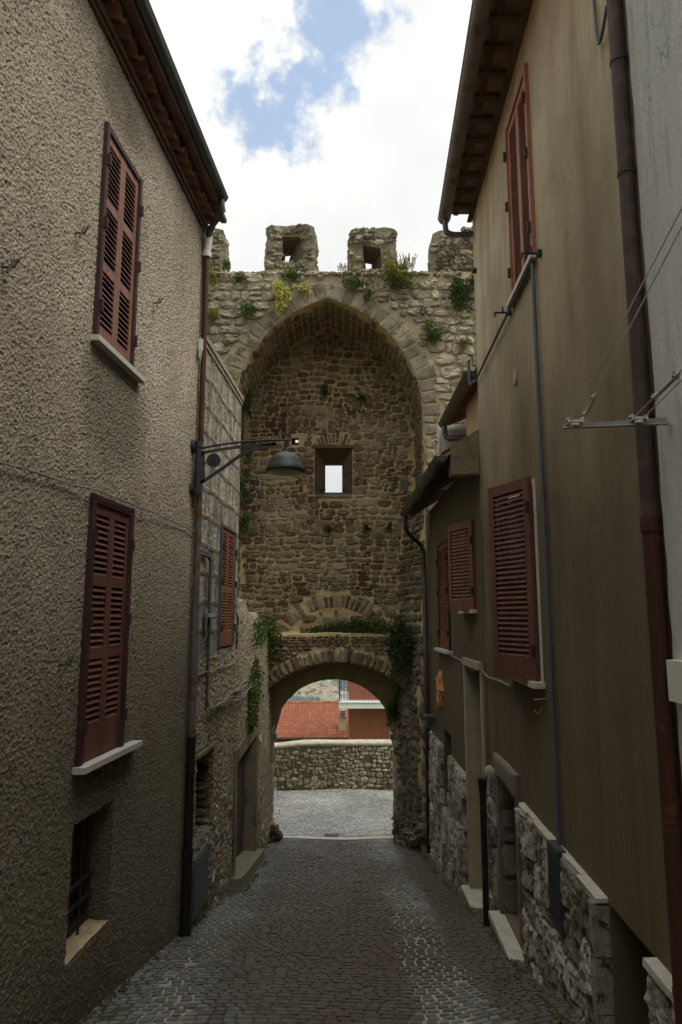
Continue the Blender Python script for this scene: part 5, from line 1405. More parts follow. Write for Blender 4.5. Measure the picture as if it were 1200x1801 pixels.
# ------------------------------------------------------------------ RIGHT: low house beyond
def house_low():
    H = empty('low_house', (1.8, 10.5, -3.8), 'lower ochre house on the right next to the gate, with eave and shutters', 'house')
    y0, y1 = 8.03, 13.27; top = 1.98
    wins = [(8.50, 9.35, .10, 1.18, .2), (10.50, 11.60, -.50, 1.22, .18), (8.22, 9.32, -3.5, -.62, .5), (10.75, 11.45, -2.95, -1.78, .3)]
    bk = sum([[w[0], w[1]] for w in wins], []); bz = sum([[w[2], w[3]] for w in wins], [])
    mb = MB(); gridwall(mb, FQ, lines(y0, y1, .08, bk), lines(-4.8, top, .08, bz), wins, rev=True)
    mb.poly([(1.66, y1, -4.8), (1.66, y1, top), (6, y1, top + 2), (6, y1, -4.8)])
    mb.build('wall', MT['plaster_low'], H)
    g = MB(); a0, a1, z0, z1 = wins[0][:4]
    g.slab(FQ, a0, a0 + .04, z0, z1, -.14, .01); g.slab(FQ, a1 - .04, a1, z0, z1, -.14, .01)
    w = g.build('window', MT['white_pipe'], H); w['label'] = 'small upper window behind an orange-red shutter standing ajar'
    g = MB(); g.slab(FQ, a0, a1, z0, z1, -.19, -.17); g.build('pane', MT['glass'], w)
    g = MB(); g.slab(FQ, a0 - .05, a1 + .05, z0 - .05, z0 - .002, -.12, .07); g.build('sill', MT['marble'], w)
    open_leaf(w, 8.49, 1.665, .08, 1.21, .60, 'shut_orange2', .14)
    w = closed_window(H, FQ, 10.50, 11.60, -.50, 1.22, 'shut_orange2', 'shut_frame', 1, .25, (10.35, 11.75, .10), label='narrow-looking window with closed red shutters by the gate', pitch=.045)
    # marble doorway
    a0, a1, z0, z1 = wins[2][:4]
    g = MB(); g.slab(FQ, a1 - .06, a1 + .03, -3.39, z1, -.45, .035); g.slab(FQ, a0 - .03, a0 + .05, -3.39, z1, -.45, .03); g.slab(FQ, a0 - .03, a1 + .03, z1 + .001, z1 + .09, -.3, .05)
    d = g.build('door', MT['marble_jamb'], H); d['label'] = 'tall doorway framed in veined marble'
    g = MB(); g.slab(FQ, a0 + .05, a1 - .06, -3.39, z1 + .0, -.48, -.44); g.slab(FQ, (a0 + a1) / 2 - .02, (a0 + a1) / 2 + .02, -3.39, z1, -.44, -.42); g.build('door_leaf', MT['darkwood'], d)
    g = MB(); g.slab(FQ, a0 - .1, a1 + .06, -3.43, -3.392, -.46, .13); g.slab(FQ, a0 - .08, a1 + .05, -3.75, -3.432, -.3, .10); g.build('door_sill', MT['travertine'], d)
    g = MB(); a0, a1, z0, z1 = wins[3][:4]; g.slab(FQ, a0, a1, z0, z1, -.29, -.26); w = g.build('niche', MT['dark'], H)
    g = MB(); r = random.Random(41)
    rock_cladding(g, FQ, 9.36, 10.74, -4.3, -2.05, r, .34, .28, None, .10); rock_cladding(g, FQ, 11.46, 13.2, -4.6, -2.05, r, .34, .28, None, .10); rock_cladding(g, FQ, 10.74, 11.46, -4.5, -2.97, r, .34, .26, None, .10)
    g.build('plinth', MT['rock'], H)
    # roof
    def FV(y, z, o=0): return (1.668 - o, y, z)
    g = MB(); sl = .60
    def rz(x): return 1.955 + (x - 1.24) * sl
    ysl = lines(8.06, 12.75, .0233); A, B = [], []
    for y in ysl:
        wv = .03 * abs(math.sin(y * math.pi / .19)); A.append(g.vert((1.22, y, rz(1.22) + wv))); B.append(g.vert((3.6, y, rz(3.6) + wv)))
    for i in range(len(ysl) - 1): g.face((A[i], B[i], B[i + 1], A[i + 1]))
    g.hexa([(1.22, 8.06, rz(1.22) - .05), (3.6, 8.06, rz(3.6) - .05), (3.6, 12.75, rz(3.6) - .05), (1.22, 12.75, rz(1.22) - .05), (1.22, 8.06, rz(1.22) - .004), (3.6, 8.06, rz(3.6) - .004), (3.6, 12.75, rz(3.6) - .004), (1.22, 12.75, rz(1.22) - .004)])
    g.build('roof', MT['terracotta'], H)
    g = MB(); y = 8.3
    while y < 12.7: g.hexa([(1.27, y, rz(1.27) - .15), (2.0, y, rz(2.0) - .15), (2.0, y + .07, rz(2.0) - .15), (1.27, y + .07, rz(1.27) - .15), (1.27, y, rz(1.27) - .055), (2.0, y, rz(2.0) - .055), (2.0, y + .07, rz(2.0) - .055), (1.27, y + .07, rz(1.27) - .055)]); y += .38
    g.build('rafters', MT['eavewood'], H)
    mb = MB(); r2 = random.Random(2)     # mortared verge block facing the camera
    for k in range(9):
        xa, xb = 1.33 + k * .04, 1.33 + (k + 1) * .04
        mb.hexa([(xa, 8.045, 1.70), (xb, 8.045, 1.70), (xb, 8.25, 1.70), (xa, 8.25, 1.70), (xa, 8.045, rz(xa) + .045), (xb, 8.045, rz(xb) + .045), (xb, 8.25, rz(xb) + .045), (xa, 8.25, rz(xa) + .045)])
    mb.build('verge', MT['jambstone'], H)
    g = MB(); G0, G1 = (1.215, 8.05, 1.93), (1.195, 12.72, 1.93); halfgutter(g, G0, G1, .075, bands=11); go = g.build('gutter', MT['gutter'], H)
    g = MB(); g.tube(curve_pts([(1.2, 12.6, 1.88), (1.2, 12.62, 1.7), (1.24, 12.7, 1.58), (1.36, 12.85, 1.48), (1.5, 12.95, 1.38), (1.57, 12.98, 1.2), (1.58, 12.98, .9)]), .04, 10); g.tube([(1.58, 12.98, .9), (1.58, 12.98, -4.15)], .045, 12)
    g.build('downpipe', MT['pipe_brown'], H, smooth=True)
    p = atY(765, 1262, 12.6); g = MB(); g.tube([(1.56, 12.55, p.z - .15), (1.56, 12.55, p.z + .02)], .08, 8, radii=[.05, .09]); g.box(1.47, 1.67, 12.45, 12.66, p.z + .02, p.z + .06)
    g.build('hopper', MT['conduit'], H)
    # upper set-back storey
    up = MB(); up.box(1.80, 5, 8.1, 9.5, 1.8, 3.0); up.build('upper_wall', MT['cream'], H)
    g = MB(); g.hexa([(1.66, 8.06, 3.00), (4, 8.06, 3.9), (4, 10.55, 3.9), (1.66, 10.55, 3.0), (1.66, 8.06, 3.05), (4, 8.06, 3.96), (4, 10.55, 3.96), (1.66, 10.55, 3.05)]); g.build('upper_roof', MT['eavewood'], H)
    g = MB(); halfgutter(g, (1.62, 8.1, 3.02), (1.615, 10.45, 3.02), .075, bands=5); go = g.build('upper_gutter', MT['gutter'], H)
    g = MB(); g.tube(curve_pts([(1.615, 10.3, 2.96), (1.615, 10.3, 2.82), (1.66, 10.28, 2.74), (1.8, 10.2, 2.72), (2.05, 10.1, 2.72)]), .042, 10); g.build('upper_outlet', MT['gutter'], go, smooth=True)
    g = MB(); g.box(1.55, 3.4, 10.6, 10.64, 2.0, 3.05)
    for k in range(30): g.box(1.56 + k * .06, 1.575 + k * .06, 10.585, 10.598, 2.0, 3.0)
    g.build('sheet_panel', MT['bluegrey'], H)
MT['shut_orange2'] = woodpaint('red_orange_shutter', (.165, .068, .038), .25)
house_low()
p = atY(776, 1235, 11.9)
g = MB(); rr = random.Random(6)
FQm = lambda u, v, h: (1.668 - h, u, v)
ym = 1.668 / ray(776, 1200)[0]; zc = ray(776, 1212)[1] * ym
out = []
for k in range(22):
    a = k * 2 * math.pi / 22; q = 1 + .16 * math.cos(a * 6) + rr.uniform(-.05, .05); out.append((ym + .26 * math.cos(a) * q, zc + .31 * math.sin(a) * q))
g.stone(out, FQm, .06, .5, .3, ((1.0, -.01), (.97, .5), (.75, .6), (.7, 1.0), (.35, .8)), rr)
tag(g.build('wall_ornament', MT['terracotta_orn']), 'terracotta wall ornament with scalloped rim between the gate and the marble doorway', 'ornament')

# ------------------------------------------------------------------ parapet across the outer street
def parapet():
    T = empty('parapet_wall', (0, 20.2, -4.7), 'rubble stone parapet with a pale rounded coping across the outer street', 'wall')
    YP = 20.0; r = random.Random(51)
    def ptop(x): return -3.50 - .10 * (1 - sstep(-2.1, -.9, x)) + .0 * x
    g = MB(); xs = lines(-9, 9, .07)
    for xa, xb in zip(xs, xs[1:]):
        n = 18; ta, tb = ptop(xa) - .06, ptop(xb) - .06
        for k in range(n): g.poly([(xa, YP, -4.95 + (ta + 4.95) * k / n), (xb, YP, -4.95 + (tb + 4.95) * k / n), (xb, YP, -4.95 + (tb + 4.95) * (k + 1) / n), (xa, YP, -4.95 + (ta + 4.95) * (k + 1) / n)])
    g.poly([(-9, YP + .42, -14), (9, YP + .42, -14), (9, YP + .42, -3.6), (-9, YP + .42, -3.6)][::-1])
    g.build('wall_core', MT['mortar_grey'], T)
    g = MB(); F = lambda u, v, h: (u, YP - h, v)
    k_ = lambda u, v, a, b: v + b < ptop(u) - .05 and r.random() < .9
    rows_of_stones(g, F, -5, 5, -4.78, -3.5, .15, .115, k_, r, .05, .10, .006, (.0, 1.0), e=2.5, seed=12, rough=.35)
    g.build('wall_stones', MT['rubble'], T)
    g = MB(); prof = [(-.05, -.075), (-.065, -.02), (-.04, .02), (.05, .035), (.2, .045), (.36, .035), (.44, .0), (.45, -.08)]
    I = [[g.vert((x, YP + o + .008 * mnoise.noise(Vector((x * 3, o * 5, 1))), ptop(x) + dz + .012 * mnoise.noise(Vector((x * 2.2, o * 5, 1))))) for o, dz in prof] for x in xs]
    for i in range(len(xs) - 1):
        for k in range(len(prof) - 1): g.face((I[i][k], I[i + 1][k], I[i + 1][k + 1], I[i][k + 1]))
        g.face((I[i][0], I[i][-1], I[i + 1][-1], I[i + 1][0]))
    g.build('coping', MT['cement_cap'], T, smooth=True)
parapet()

# ------------------------------------------------------------------ houses just beyond the parapet
def tile_house():
    H = empty('tiled_house', (-2, 47, -12), 'house below the parapet with a bright orange-red tiled roof', 'house')
    ye, yr = 45.0, 49.6; ze = ray(540, 1297)[1] * ye; zr = ray(540, 1236)[1] * yr
    x0, x1 = -10.0, ray(613, 1260)[0] * 46.5 + .2
    m = M('orange_roof_tiles', .9)
    f = m.math('ADD', m.attr(), m.math('MULTIPLY', m.math('SUBTRACT', m.noise(1.3, 5), .5), .5))
    m.color(m.ramp(f, [(0, (.15, .05, .028)), (.5, (.235, .08, .042)), (1, (.34, .135, .075))]))
    g = MB(); r = random.Random(61); pw = .235; rowl = .36; L_ = math.hypot(yr - ye, zr - ze); nr = int(L_ / rowl); nc = int((x1 - x0) / pw)
    dy, dz = (yr - ye) / L_, (zr - ze) / L_
    for j in range(nr + 1):
        for i in range(nc):
            g.tint = .5 + r.uniform(-.17, .17); xa = x0 + i * pw; sa = j * rowl - .04; sb = sa + rowl + .03
            A = []; B = []
            for k in range(7):
                t = k / 6; x = xa + pw * t; hh = .055 * math.sin(math.pi * min(1, t / .62)) if t < .62 else -.012 * math.sin(math.pi * (t - .62) / .38)
                A.append(g.vert((x, ye + dy * sa - dz * (hh + .035), ze + dz * sa + dy * (hh + .035)))); B.append(g.vert((x, ye + dy * sb - dz * hh, ze + dz * sb + dy * hh)))
            lo = [g.vert((g.v[a][0], g.v[a][1] + .01, g.v[a][2] - .03)) for a in A]
            for k in range(6): g.face((A[k], A[k + 1], B[k + 1], B[k])); g.face((lo[k], lo[k + 1], A[k + 1], A[k]))
    g.tint = .5
    g.poly([(x0, yr, zr), (x1, yr, zr), (x1, yr + 4.5, ze), (x0, yr + 4.5, ze)])
    for i in range(int((x1 - x0) / .4)): g.tint = r.random(); g.tube([(x0 + i * .4, yr, zr + .02), (x0 + i * .4 + .42, yr, zr + .03)], .09, 8)
    g.build('roof', m.m, H)
    g = MB(); g.box(x0 + .2, x1 - .15, ye + .5, yr + 4, -20, ze - .12); g.build('wall', MT['brick'], H)
    g = MB(); g.box(x0, x1, ye + .02, ye + .55, ze - .16, ze - .05); g.tube([(x0, ye - .06, ze - .06), (x1, ye - .06, ze - .06)], .08, 8); g.build('eave', MT['darkwood'], H)
    # chimney
    P = atY(603, 1284, 46.0); pt = atY(603, 1260, 46.0); w = .24
    g = MB(); g.hexa([(P.x - .3, 45.8, P.z - .5), (P.x + .3, 45.8, P.z - .5), (P.x + .3, 46.4, P.z - .5), (P.x - .3, 46.4, P.z - .5), (P.x - w, 45.85, P.z + .2), (P.x + w, 45.85, P.z + .2), (P.x + w, 46.3, P.z + .2), (P.x - w, 46.3, P.z + .2)])
    g.box(P.x - w + .01, P.x + w - .01, 45.86, 46.29, P.z + .2, pt.z + .0)
    ch = g.build('chimney', simple('stained_chimney', (.42, .36, .22), .9, .35, 2.5), H)
    zt = atY(603, 1249, 46.0).z
    g = MB(); g.box(P.x - w - .03, P.x + w + .03, 45.82, 46.33, pt.z, pt.z + .04); g.lathe((P.x, 46.07, pt.z + .04), [(.17, 0), (.17, .12), (.25, .14), (.25, .18), (.16, .2), (.16, .3), (.24, .33), (.12, .42)], 14); g.build('chimney_pot', MT['concrete'], ch)
def brickmat():
    m = M('red_brick', .9)
    sep = m.n('ShaderNodeSeparateXYZ'); m.L(m.tc, sep.inputs[0]); cb = m.n('ShaderNodeCombineXYZ'); m.L(m.math('ADD', sep.outputs[0], sep.outputs[1]), cb.inputs[0]); m.L(sep.outputs[2], cb.inputs[1])
    b = m.n('ShaderNodeTexBrick'); m.L(cb.outputs[0], b.inputs['Vector']); b.inputs['Scale'].default_value = 1; b.inputs['Brick Width'].default_value = .25; b.inputs['Row Height'].default_value = .07; b.inputs['Mortar Size'].default_value = .008
    b.inputs['Color1'].default_value = (.34, .10, .055, 1); b.inputs['Color2'].default_value = (.27, .075, .042, 1); b.inputs['Mortar'].default_value = (.22, .11, .075, 1)
    m.color(m.mix(m.ramp(m.noise(.7, 5), [(.35, 0.0), (.7, .35)]), b.outputs['Color'], (.22, .08, .05))); return m.m
MT['brick'] = brickmat()
tile_house()
def brick_house():
    H = empty('brick_house', (4, 39, -12), 'red brick house with a white balcony slab beyond the right side of the gate', 'house')
    YB = 37.6; x0 = ray(614, 1260)[0] * YB; xu = ray(619, 1220)[0] * YB
    g = MB(); g.box(x0, 12, YB, 44, -20, -.8); g.build('wall', MT['brick'], H)
    YF = 36.3; s = atY(596, 1240, YF); zt, zb = atY(596, 1236, YF).z, atY(620, 1246, YF).z
    g = MB(); g.box(s.x, 12, YF, YB + 2.2, zb, zt); g.box(s.x, x0 - .003, YB + 2.0, 42, zb, zt); g.box(s.x - .03, 12, YF - .04, YF + .12, zt + .002, zt + .05); g.build('balcony', simple('white_slab', (.60, .61, .60), .8, .08), H)
    rl = MB(); r = random.Random(71); h = 1.28
    rl.tube([(s.x + .03, YF + .04, zt + h), (12, YF + .04, zt + h)], .02, 6); rl.tube([(s.x + .03, YF + .04, zt + .12), (12, YF + .04, zt + .12)], .014, 6)
    rl.tube([(s.x + .03, YF + .04, zt + h), (s.x + .03, YB + 2.5, zt + h)], .02, 6); rl.tube([(s.x + .03, YF + .04, zt + .12), (s.x + .03, YB + 2.5, zt + .12)], .014, 6)
    def bal(x, y):
        P = [(x + .03 * math.sin(t * 6.283), y, zt + .12 + (h - .12) * t) for t in [k / 8 for k in range(9)]]; rl.tube(P, .011, 5); P = [(x - .03 * math.sin(t * 6.283), y, zt + .12 + (h - .12) * t) for t in [k / 8 for k in range(9)]]; rl.tube(P, .011, 5)
    x = s.x + .12
    while x < 6: bal(x, YF + .04); x += .16
    y = YF + .15
    while y < YB + 2.5: bal(s.x + .03, y); y += .16
    for x in (s.x + .03, s.x + 2.6, s.x + 5.2): rl.tube([(x, YF + .04, zt), (x, YF + .04, zt + h)], .028, 6)
    rl.build('railing', MT['dark_iron'], H)
brick_house()

# ------------------------------------------------------------------ far hillside
def hillside():
    r = random.Random(81)
    cols = [('white', (.62, .60, .55)), ('cream', (.60, .50, .34)), ('ochre', (.52, .38, .20)), ('pink', (.52, .36, .30))]
    roofm = simple('far_roof', (.36, .17, .10), .9, .2, .05); mats = {n: simple('far_wall_' + n, c, .9, .05, .05) for n, c in cols}
    spots = []
    for px, py in ((536, 1210), (545, 1207), (552, 1214), (560, 1210), (567, 1216), (574, 1219), (580, 1208), (588, 1214), (592, 1219), (556, 1222), (570, 1223), (583, 1225), (590, 1228), (562, 1203), (577, 1201), (548, 1226), (540, 1218), (533, 1224)):
        a, b = ray(px, py)
        lo, hi = 900, 2400     # find where that ray meets the land
        for y in range(900, 2400, 4):
            if tz(a * y, y) > b * y: break
        spots.append((a * y, y))
    for i, (x, y) in enumerate(spots):
        nm = cols[[0, 1, 2, 0, 3, 2, 1, 0, 3, 2, 1, 3, 0, 1, 0, 2, 1, 0][i]][0]; w, d, h = r.uniform(5, 9), r.uniform(5, 8), r.uniform(3.5, 6); z = tz(x, y) - 1
        g = MB(); g.box(-w / 2, w / 2, -d / 2, d / 2, 0, h); g.mat = 1
        g.poly([(-w / 2 - .5, -d / 2 - .5, h), (w / 2 + .5, -d / 2 - .5, h), (w / 2 + .5, 0, h + 2), (-w / 2 - .5, 0, h + 2)]); g.poly([(w / 2 + .5, d / 2 + .5, h), (-w / 2 - .5, d / 2 + .5, h), (-w / 2 - .5, 0, h + 2), (w / 2 + .5, 0, h + 2)])
        g.mat = 0; g.poly([(-w / 2, -d / 2, h), (-w / 2, 0, h + 1.9), (-w / 2, d / 2, h)]); g.poly([(w / 2, -d / 2, h), (w / 2, d / 2, h), (w / 2, 0, h + 1.9)])
        o = g.build('village_house', [mats[nm], roofm]); o.location = (x, y, z); o.rotation_euler.z = r.uniform(-.5, .5)
        tag(o, 'tiny %s house with a red roof on the distant hillside' % nm, 'house', 'houses scattered on the distant hillside')
    g = MB()
    for k in range(3600):
        y = 900 + 1300 * r.random() ** 1.3; x = r.uniform(-.14, .05) * y * 1.3; 
        n = mnoise.noise(Vector((x / 60, y / 60, 7)))
        if n < -.22 and y < 1500: continue
        if any(abs(x - a) < 9 and -22 < y - b < 8 for a, b in spots): continue
        z = tz(x, y); R_ = r.uniform(2.5, 5.5); g.tint = r.random() * .8
        for q in range(5):
            a, b_, c = (r.uniform(-1, 1) * R_ * .5 for _ in range(3)); s = R_ * r.uniform(.4, .7)
            P = [g.vert((x + a + dx * s, y + b_ + dy * s, z + R_ * .7 + c * .6 + dz * s)) for dx, dy, dz in ((1, 0, 0), (-1, 0, 0), (0, 1, 0), (0, -1, 0), (0, 0, 1), (0, 0, -1))]
            for f in ((0, 2, 4), (2, 1, 4), (1, 3, 4), (3, 0, 4), (2, 0, 5), (1, 2, 5), (3, 1, 5), (0, 3, 5)): g.face([P[i] for i in f])
    tag(g.build('woodland', MT['tree']), 'green woodland covering the distant hillside', None, None, 'stuff')
hillside()

# ------------------------------------------------------------------ plants on the stones
def clump(name, label, center, rad, n, leaf, mats, nrm=(0, -1, 0), seed=0, droop=0.3, flowers=0, group='plants growing on the gate tower', cat='plant', spikes=0):
    r = random.Random(seed); c = Vector(center); g = MB(); nrm = Vector(nrm)
    subs = [(Vector((r.uniform(-1, 1) * rad[0], r.uniform(-1, 1) * rad[1], r.uniform(-1, 1) * rad[2])) * .72, r.uniform(.34, .62)) for _ in range(9)]
    def leafq(p, d, s, t):
        g.tint = t; sd = d.cross(Vector((r.uniform(-1, 1), r.uniform(-1, 1), r.uniform(-1, 1)))).normalized() * s * .42
        a = g.vert(p); b = g.vert(p + d * s * .5 + sd); cc = g.vert(p + d * s); e = g.vert(p + d * s * .5 - sd); g.face((a, b, cc, e))
    for k in range(n):
        sb, sr = r.choice(subs); q = Vector((r.gauss(0, 1), r.gauss(0, 1), r.gauss(0, 1))); q = q.normalized() * r.random() ** .4 * sr
        p = c + sb + Vector((q.x * rad[0], q.y * rad[1], q.z * rad[2])); p.z -= droop * rad[2] * r.random() ** 2
        d = (q + nrm * .6 + Vector((r.uniform(-.6, .6), r.uniform(-.6, .6), r.uniform(-.2, .8)))).normalized()
        leafq(p, d, leaf * r.uniform(.6, 1.3), r.random())
    for k in range(min(22, n // 20 + 4)):      # stems holding the leaves to the wall
        sb, sr = r.choice(subs); g.tint = .1; g.tube([c - nrm * rad[1] * 1.1 + Vector((0, 0, -rad[2] * .2)), c + sb * .5, c + sb], .004, 4)
    for k in range(spikes):
        b = c + Vector((r.uniform(-1, 1) * rad[0], r.uniform(-.5, .5) * rad[1], -.2 * rad[2])); h = rad[2] * r.uniform(1.0, 2.4); lean = Vector((r.uniform(-.3, .3), r.uniform(-.2, .1), 1))
        g.tint = r.random(); tp = b + lean * h; g.tube([b, b + lean * h * .5 + Vector((r.uniform(-.02, .02), 0, 0)), tp], .004, 3)
        for j in range(9): leafq(b.lerp(tp, .3 + .7 * j / 9), Vector((r.uniform(-1, 1), r.uniform(-1, 0), r.uniform(.3, 1))).normalized(), leaf * .7, r.random())
    o = g.build(name, MT[mats[0]]); tag(o, label, cat, group)
    if flowers:
        g = MB()
        for k in range(flowers):
            sb, sr = r.choice(subs); q = Vector((r.gauss(0, 1), r.gauss(0, 1), r.gauss(0, 1))).normalized() * sr * 1.15
            p = c + sb + Vector((q.x * rad[0], q.y * rad[1], q.z * rad[2])) + nrm * .03; leafq(p, Vector((r.uniform(-1, 1), r.uniform(-1, .2), r.uniform(-1, 1))).normalized(), leaf * .9, r.random()); leafq(p, Vector((r.uniform(-1, 1), r.uniform(-1, .2), r.uniform(-1, 1))).normalized(), leaf * .9, r.random())
        g.build('blossom', MT[mats[1]], o)
    return o
def on(px, py, y=Y1 - .1): return atY(px, py, y)
LF = .045
clump('flowering_shrub', 'pale yellow blossoming shrub hanging left of the arch tip', on(498, 525), (.17, .14, .34), 450, LF, ('leaf_yel', 'blossom'), seed=1, flowers=650)
clump('flowering_shrub', 'small pale blossoming sprig spilling over just above the arch tip', on(533, 508), (.16, .1, .15), 180, .035, ('leaf_yel', 'blossom'), seed=2, flowers=110)
clump('wall_plant', 'dark green plant rooted left of the arch beneath the blossoming shrub', on(437, 548), (.20, .12, .18), 420, LF, ('leaf',), seed=3)
clump('wall_plant', 'yellowish plant on the tower face beside the brown downpipe', on(372, 555), (.16, .12, .22), 320, LF, ('leaf_yel',), seed=4)
clump('wall_plant', 'yellow-green tuft at the foot of the leftmost merlon by the downpipe', on(372, 490), (.12, .12, .14), 240, LF, ('leaf_yel',), seed=5, spikes=6)
clump('grass_tuft', 'grass tuft sprouting beside the leftmost merlon', on(398, 470, 13.7), (.07, .06, .09), 60, .05, ('leaf',), seed=6, spikes=16)
clump('grass_tuft', 'low grass below the left one of the two loopholed merlons', on(520, 483), (.22, .1, .08), 320, LF, ('leaf',), seed=7, spikes=14)
clump('grass_tuft', 'small leafy tuft on the wall top left of the blossoming shrub', on(424, 488), (.13, .1, .06), 160, LF, ('leaf',), seed=8)
clump('grass_tuft', 'tall yellow-flowering grass in front of the right loopholed merlon', on(700, 478), (.30, .14, .20), 750, LF, ('leaf_yel', 'yellow'), seed=9, spikes=60, flowers=16)
clump('wall_plant', 'broad green cushion on the wall top under the tall yellow grass', on(700, 498), (.42, .14, .14), 620, LF, ('leaf',), seed=10)
clump('wall_plant', 'reddish green plants on the edge right of the arch tip', on(630, 497), (.34, .14, .15), 420, LF, ('leaf_dark',), seed=11, spikes=14)
clump('wall_plant', 'trailing sprig hanging right of the arch tip', on(652, 517), (.12, .1, .14), 190, LF, ('leaf',), seed=12)
clump('grass_tuft', 'thin dry stalks in the gap between the two loopholed merlons', on(603, 474, 13.7), (.10, .05, .07), 20, .035, ('leaf_yel',), seed=13, spikes=12)
clump('wall_plant', 'dense dark green bush at the top right against the ochre house', on(815, 515), (.28, .18, .33), 1200, .05, ('leaf_dark',), seed=14)
clump('wall_plant', 'bright upright plant above the dense bush by the ochre house', on(832, 490), (.12, .14, .2), 260, LF, ('leaf_yel',), seed=15)
clump('wall_plant', 'round green tuft on the tower face right of the arch', on(768, 592), (.20, .13, .19), 560, LF, ('leaf',), seed=16)
clump('wall_plant', 'small brown-green tuft just above the round tuft', on(752, 570), (.12, .09, .08), 180, .04, ('leaf_yel',), seed=17)
clump('wall_plant', 'small tuft right of the round green tuft near the ochre house', on(818, 604), (.12, .09, .10), 200, .04, ('leaf_yel',), seed=18)
clump('wall_plant', 'tiny tuft low on the left tower face above the sloping coping', on(400, 604), (.10, .08, .06), 110, .04, ('leaf_yel',), seed=19)
clump('wall_plant', 'tiny tuft on the left tower face by the arch curve', on(404, 658), (.10, .08, .06), 110, .04, ('leaf_yel',), seed=20)
clump('wall_plant', 'little plant in the middle of the recess wall above the slit window', atY(572, 688, Y2 - .08), (.12, .07, .11), 190, .045, ('leaf_dark',), seed=21)
clump('wall_plant', 'little plant right of centre high in the recess', atY(632, 702, Y2 - .08), (.16, .07, .09), 150, .04, ('leaf_dark',), seed=22)
clump('wall_plant', 'small plant on the sill left of the slit window opening', atY(565, 862, Y2 - .12), (.09, .06, .05), 120, .04, ('leaf',), seed=23)
for i, (px, py, lb) in enumerate(((433, 713, 'uppermost ivy tuft on the left inner edge of the recess'), (427, 792, 'ivy tuft on the left recess edge behind the lamp arm'), (424, 860, 'ivy tuft on the left recess edge beside the left floodlight'), (428, 925, 'ivy tuft on the left recess edge by the orange shutters'))):
    clump('ivy', lb, (-2.08, 14.3, atY(px, py, 14.6).z), (.12, .3, .26), 420, .05, ('leaf_dark',), (1, -.3, 0), seed=30 + i)
for i, (px, py, lb) in enumerate(((728, 748, 'moss tuft on the right recess edge above the impost'), (684, 925, 'small plant on the recess wall near the right floodlight'), (578, 930, 'tiny plant on the recess wall under the slit window'), (645, 928, 'tiny plant right of the one under the slit window'))):
    clump('wall_plant', lb, atY(px, py, Y2 - .07), (.08, .06, .10), 120, .04, ('leaf_dark',), seed=40 + i)
# ivy on the ledge and both sides of it
clump('ivy', 'thick ivy pouring over the left wall top beside the ledge', (-1.56, 12.6, -.22), (.16, 1.5, .28), 2000, .05, ('leaf',), (.6, -.5, .3), seed=50, cat='ivy')
clump('ivy', 'bushy ivy in the left corner where the ledge meets the wall', (-1.42, 13.9, -.45), (.18, .5, .40), 1300, .05, ('leaf',), (.5, -.6, .2), seed=51, cat='ivy')
clump('ivy', 'ivy trailing down the left wall under the cable bundle', (-1.46, 11.7, -1.12), (.06, .85, .48), 1200, .045, ('leaf',), (1, -.2, 0), seed=52, cat='ivy', droop=.6)
clump('ivy', 'low ivy patch on the left wall above the barn door frame', (-1.44, 11.2, -1.62), (.08, .4, .16), 260, .045, ('leaf_dark',), (1, -.2, 0), seed=56, cat='ivy')
clump('ivy', 'long low ivy along the ledge over the vault', (-.15, 14.55, -.22), (1.3, .3, .2), 3600, .045, ('leaf_dark',), (0, -.5, .6), seed=53, cat='ivy')
clump('ivy', 'dark ivy curtain at the right end of the ledge', (1.2, 14.0, -.45), (.26, .3, .55), 2300, .05, ('leaf_dark',), (-.4, -.7, 0), seed=54, cat='ivy', droop=.7)
clump('ivy', 'ivy tuft hanging into the gateway on the right', (1.12, 14.9, -1.95), (.13, .25, .38), 520, .05, ('leaf',), (-.8, -.4, 0), seed=55, cat='ivy')
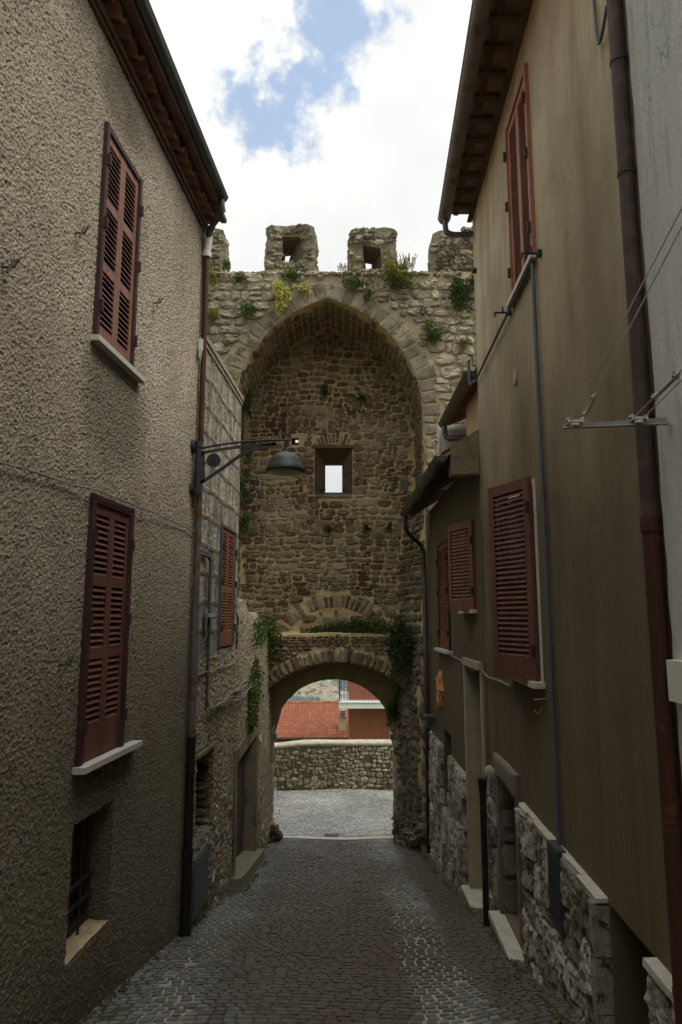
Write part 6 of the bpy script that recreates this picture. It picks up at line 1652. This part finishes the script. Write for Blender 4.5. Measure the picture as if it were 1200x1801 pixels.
# weeds and moss where wall meets street
def weeds():
    r = random.Random(91); g = MB()
    for k in range(3800):
        side = r.random() < .6; y = r.uniform(3.7, 15) if side else r.uniform(3.8, 13.2)
        if mnoise.noise(Vector((y * 1.7, 3 if side else 9, 0))) < -.02: continue
        x = (FL(y, 0)[0] if y < 7.45 else FB(y, 0)[0]) + .03 + abs(r.gauss(0, .035)) if side else 1.50 - abs(r.gauss(0, .03)) - (.09 if y < 6 else 0)
        if side and 9.6 < y < 12.7: x += .16
        z = gz(x, y); g.tint = r.random(); a = r.uniform(0, 6.28); s = r.uniform(.012, .035); d = Vector((math.cos(a), math.sin(a), r.uniform(.3, 1.6))).normalized(); sd = Vector((-math.sin(a), math.cos(a), 0)) * s * .35
        p = Vector((x, y, z)); g.face([g.vert(p - sd), g.vert(p + sd), g.vert(p + d * s)])
    tag(g.build('moss', MT['moss']), 'moss and tiny weeds along the feet of the alley walls', None, None, 'stuff')
weeds()

# ------------------------------------------------------------------ air
def haze():
    g = MB(); g.box(-9200, 9200, -450, 9200, -200, 620)
    m = bpy.data.materials.new('haze_air'); m.use_nodes = True; t = m.node_tree; t.nodes.clear()
    o = t.nodes.new('ShaderNodeOutputMaterial'); v = t.nodes.new('ShaderNodeVolumePrincipled'); t.links.new(v.outputs[0], o.inputs['Volume'])
    v.inputs['Color'].default_value = (.86, .93, 1, 1); v.inputs['Density'].default_value = .00036; v.inputs['Anisotropy'].default_value = .2
    tag(g.build('haze', m), 'thin pale air haze over the valley', None, None, 'stuff')
haze()

# small iron drain grate by the threshold
g = MB()
for k in range(9):
    x = -.34 + k * .03; g.box(x, x + .018, 15.72, 15.86, gz(-.2, 15.8) + .012, gz(-.2, 15.8) + .03)
g.box(-.36, -.05, 15.70, 15.718, gz(-.2, 15.8) + .01, gz(-.2, 15.8) + .032); g.box(-.36, -.05, 15.862, 15.88, gz(-.2, 15.8) + .01, gz(-.2, 15.8) + .032)
tag(g.build('drain_grate', MT['dark_iron']), 'small iron drain grate set in the setts just past the pale threshold', 'drain')
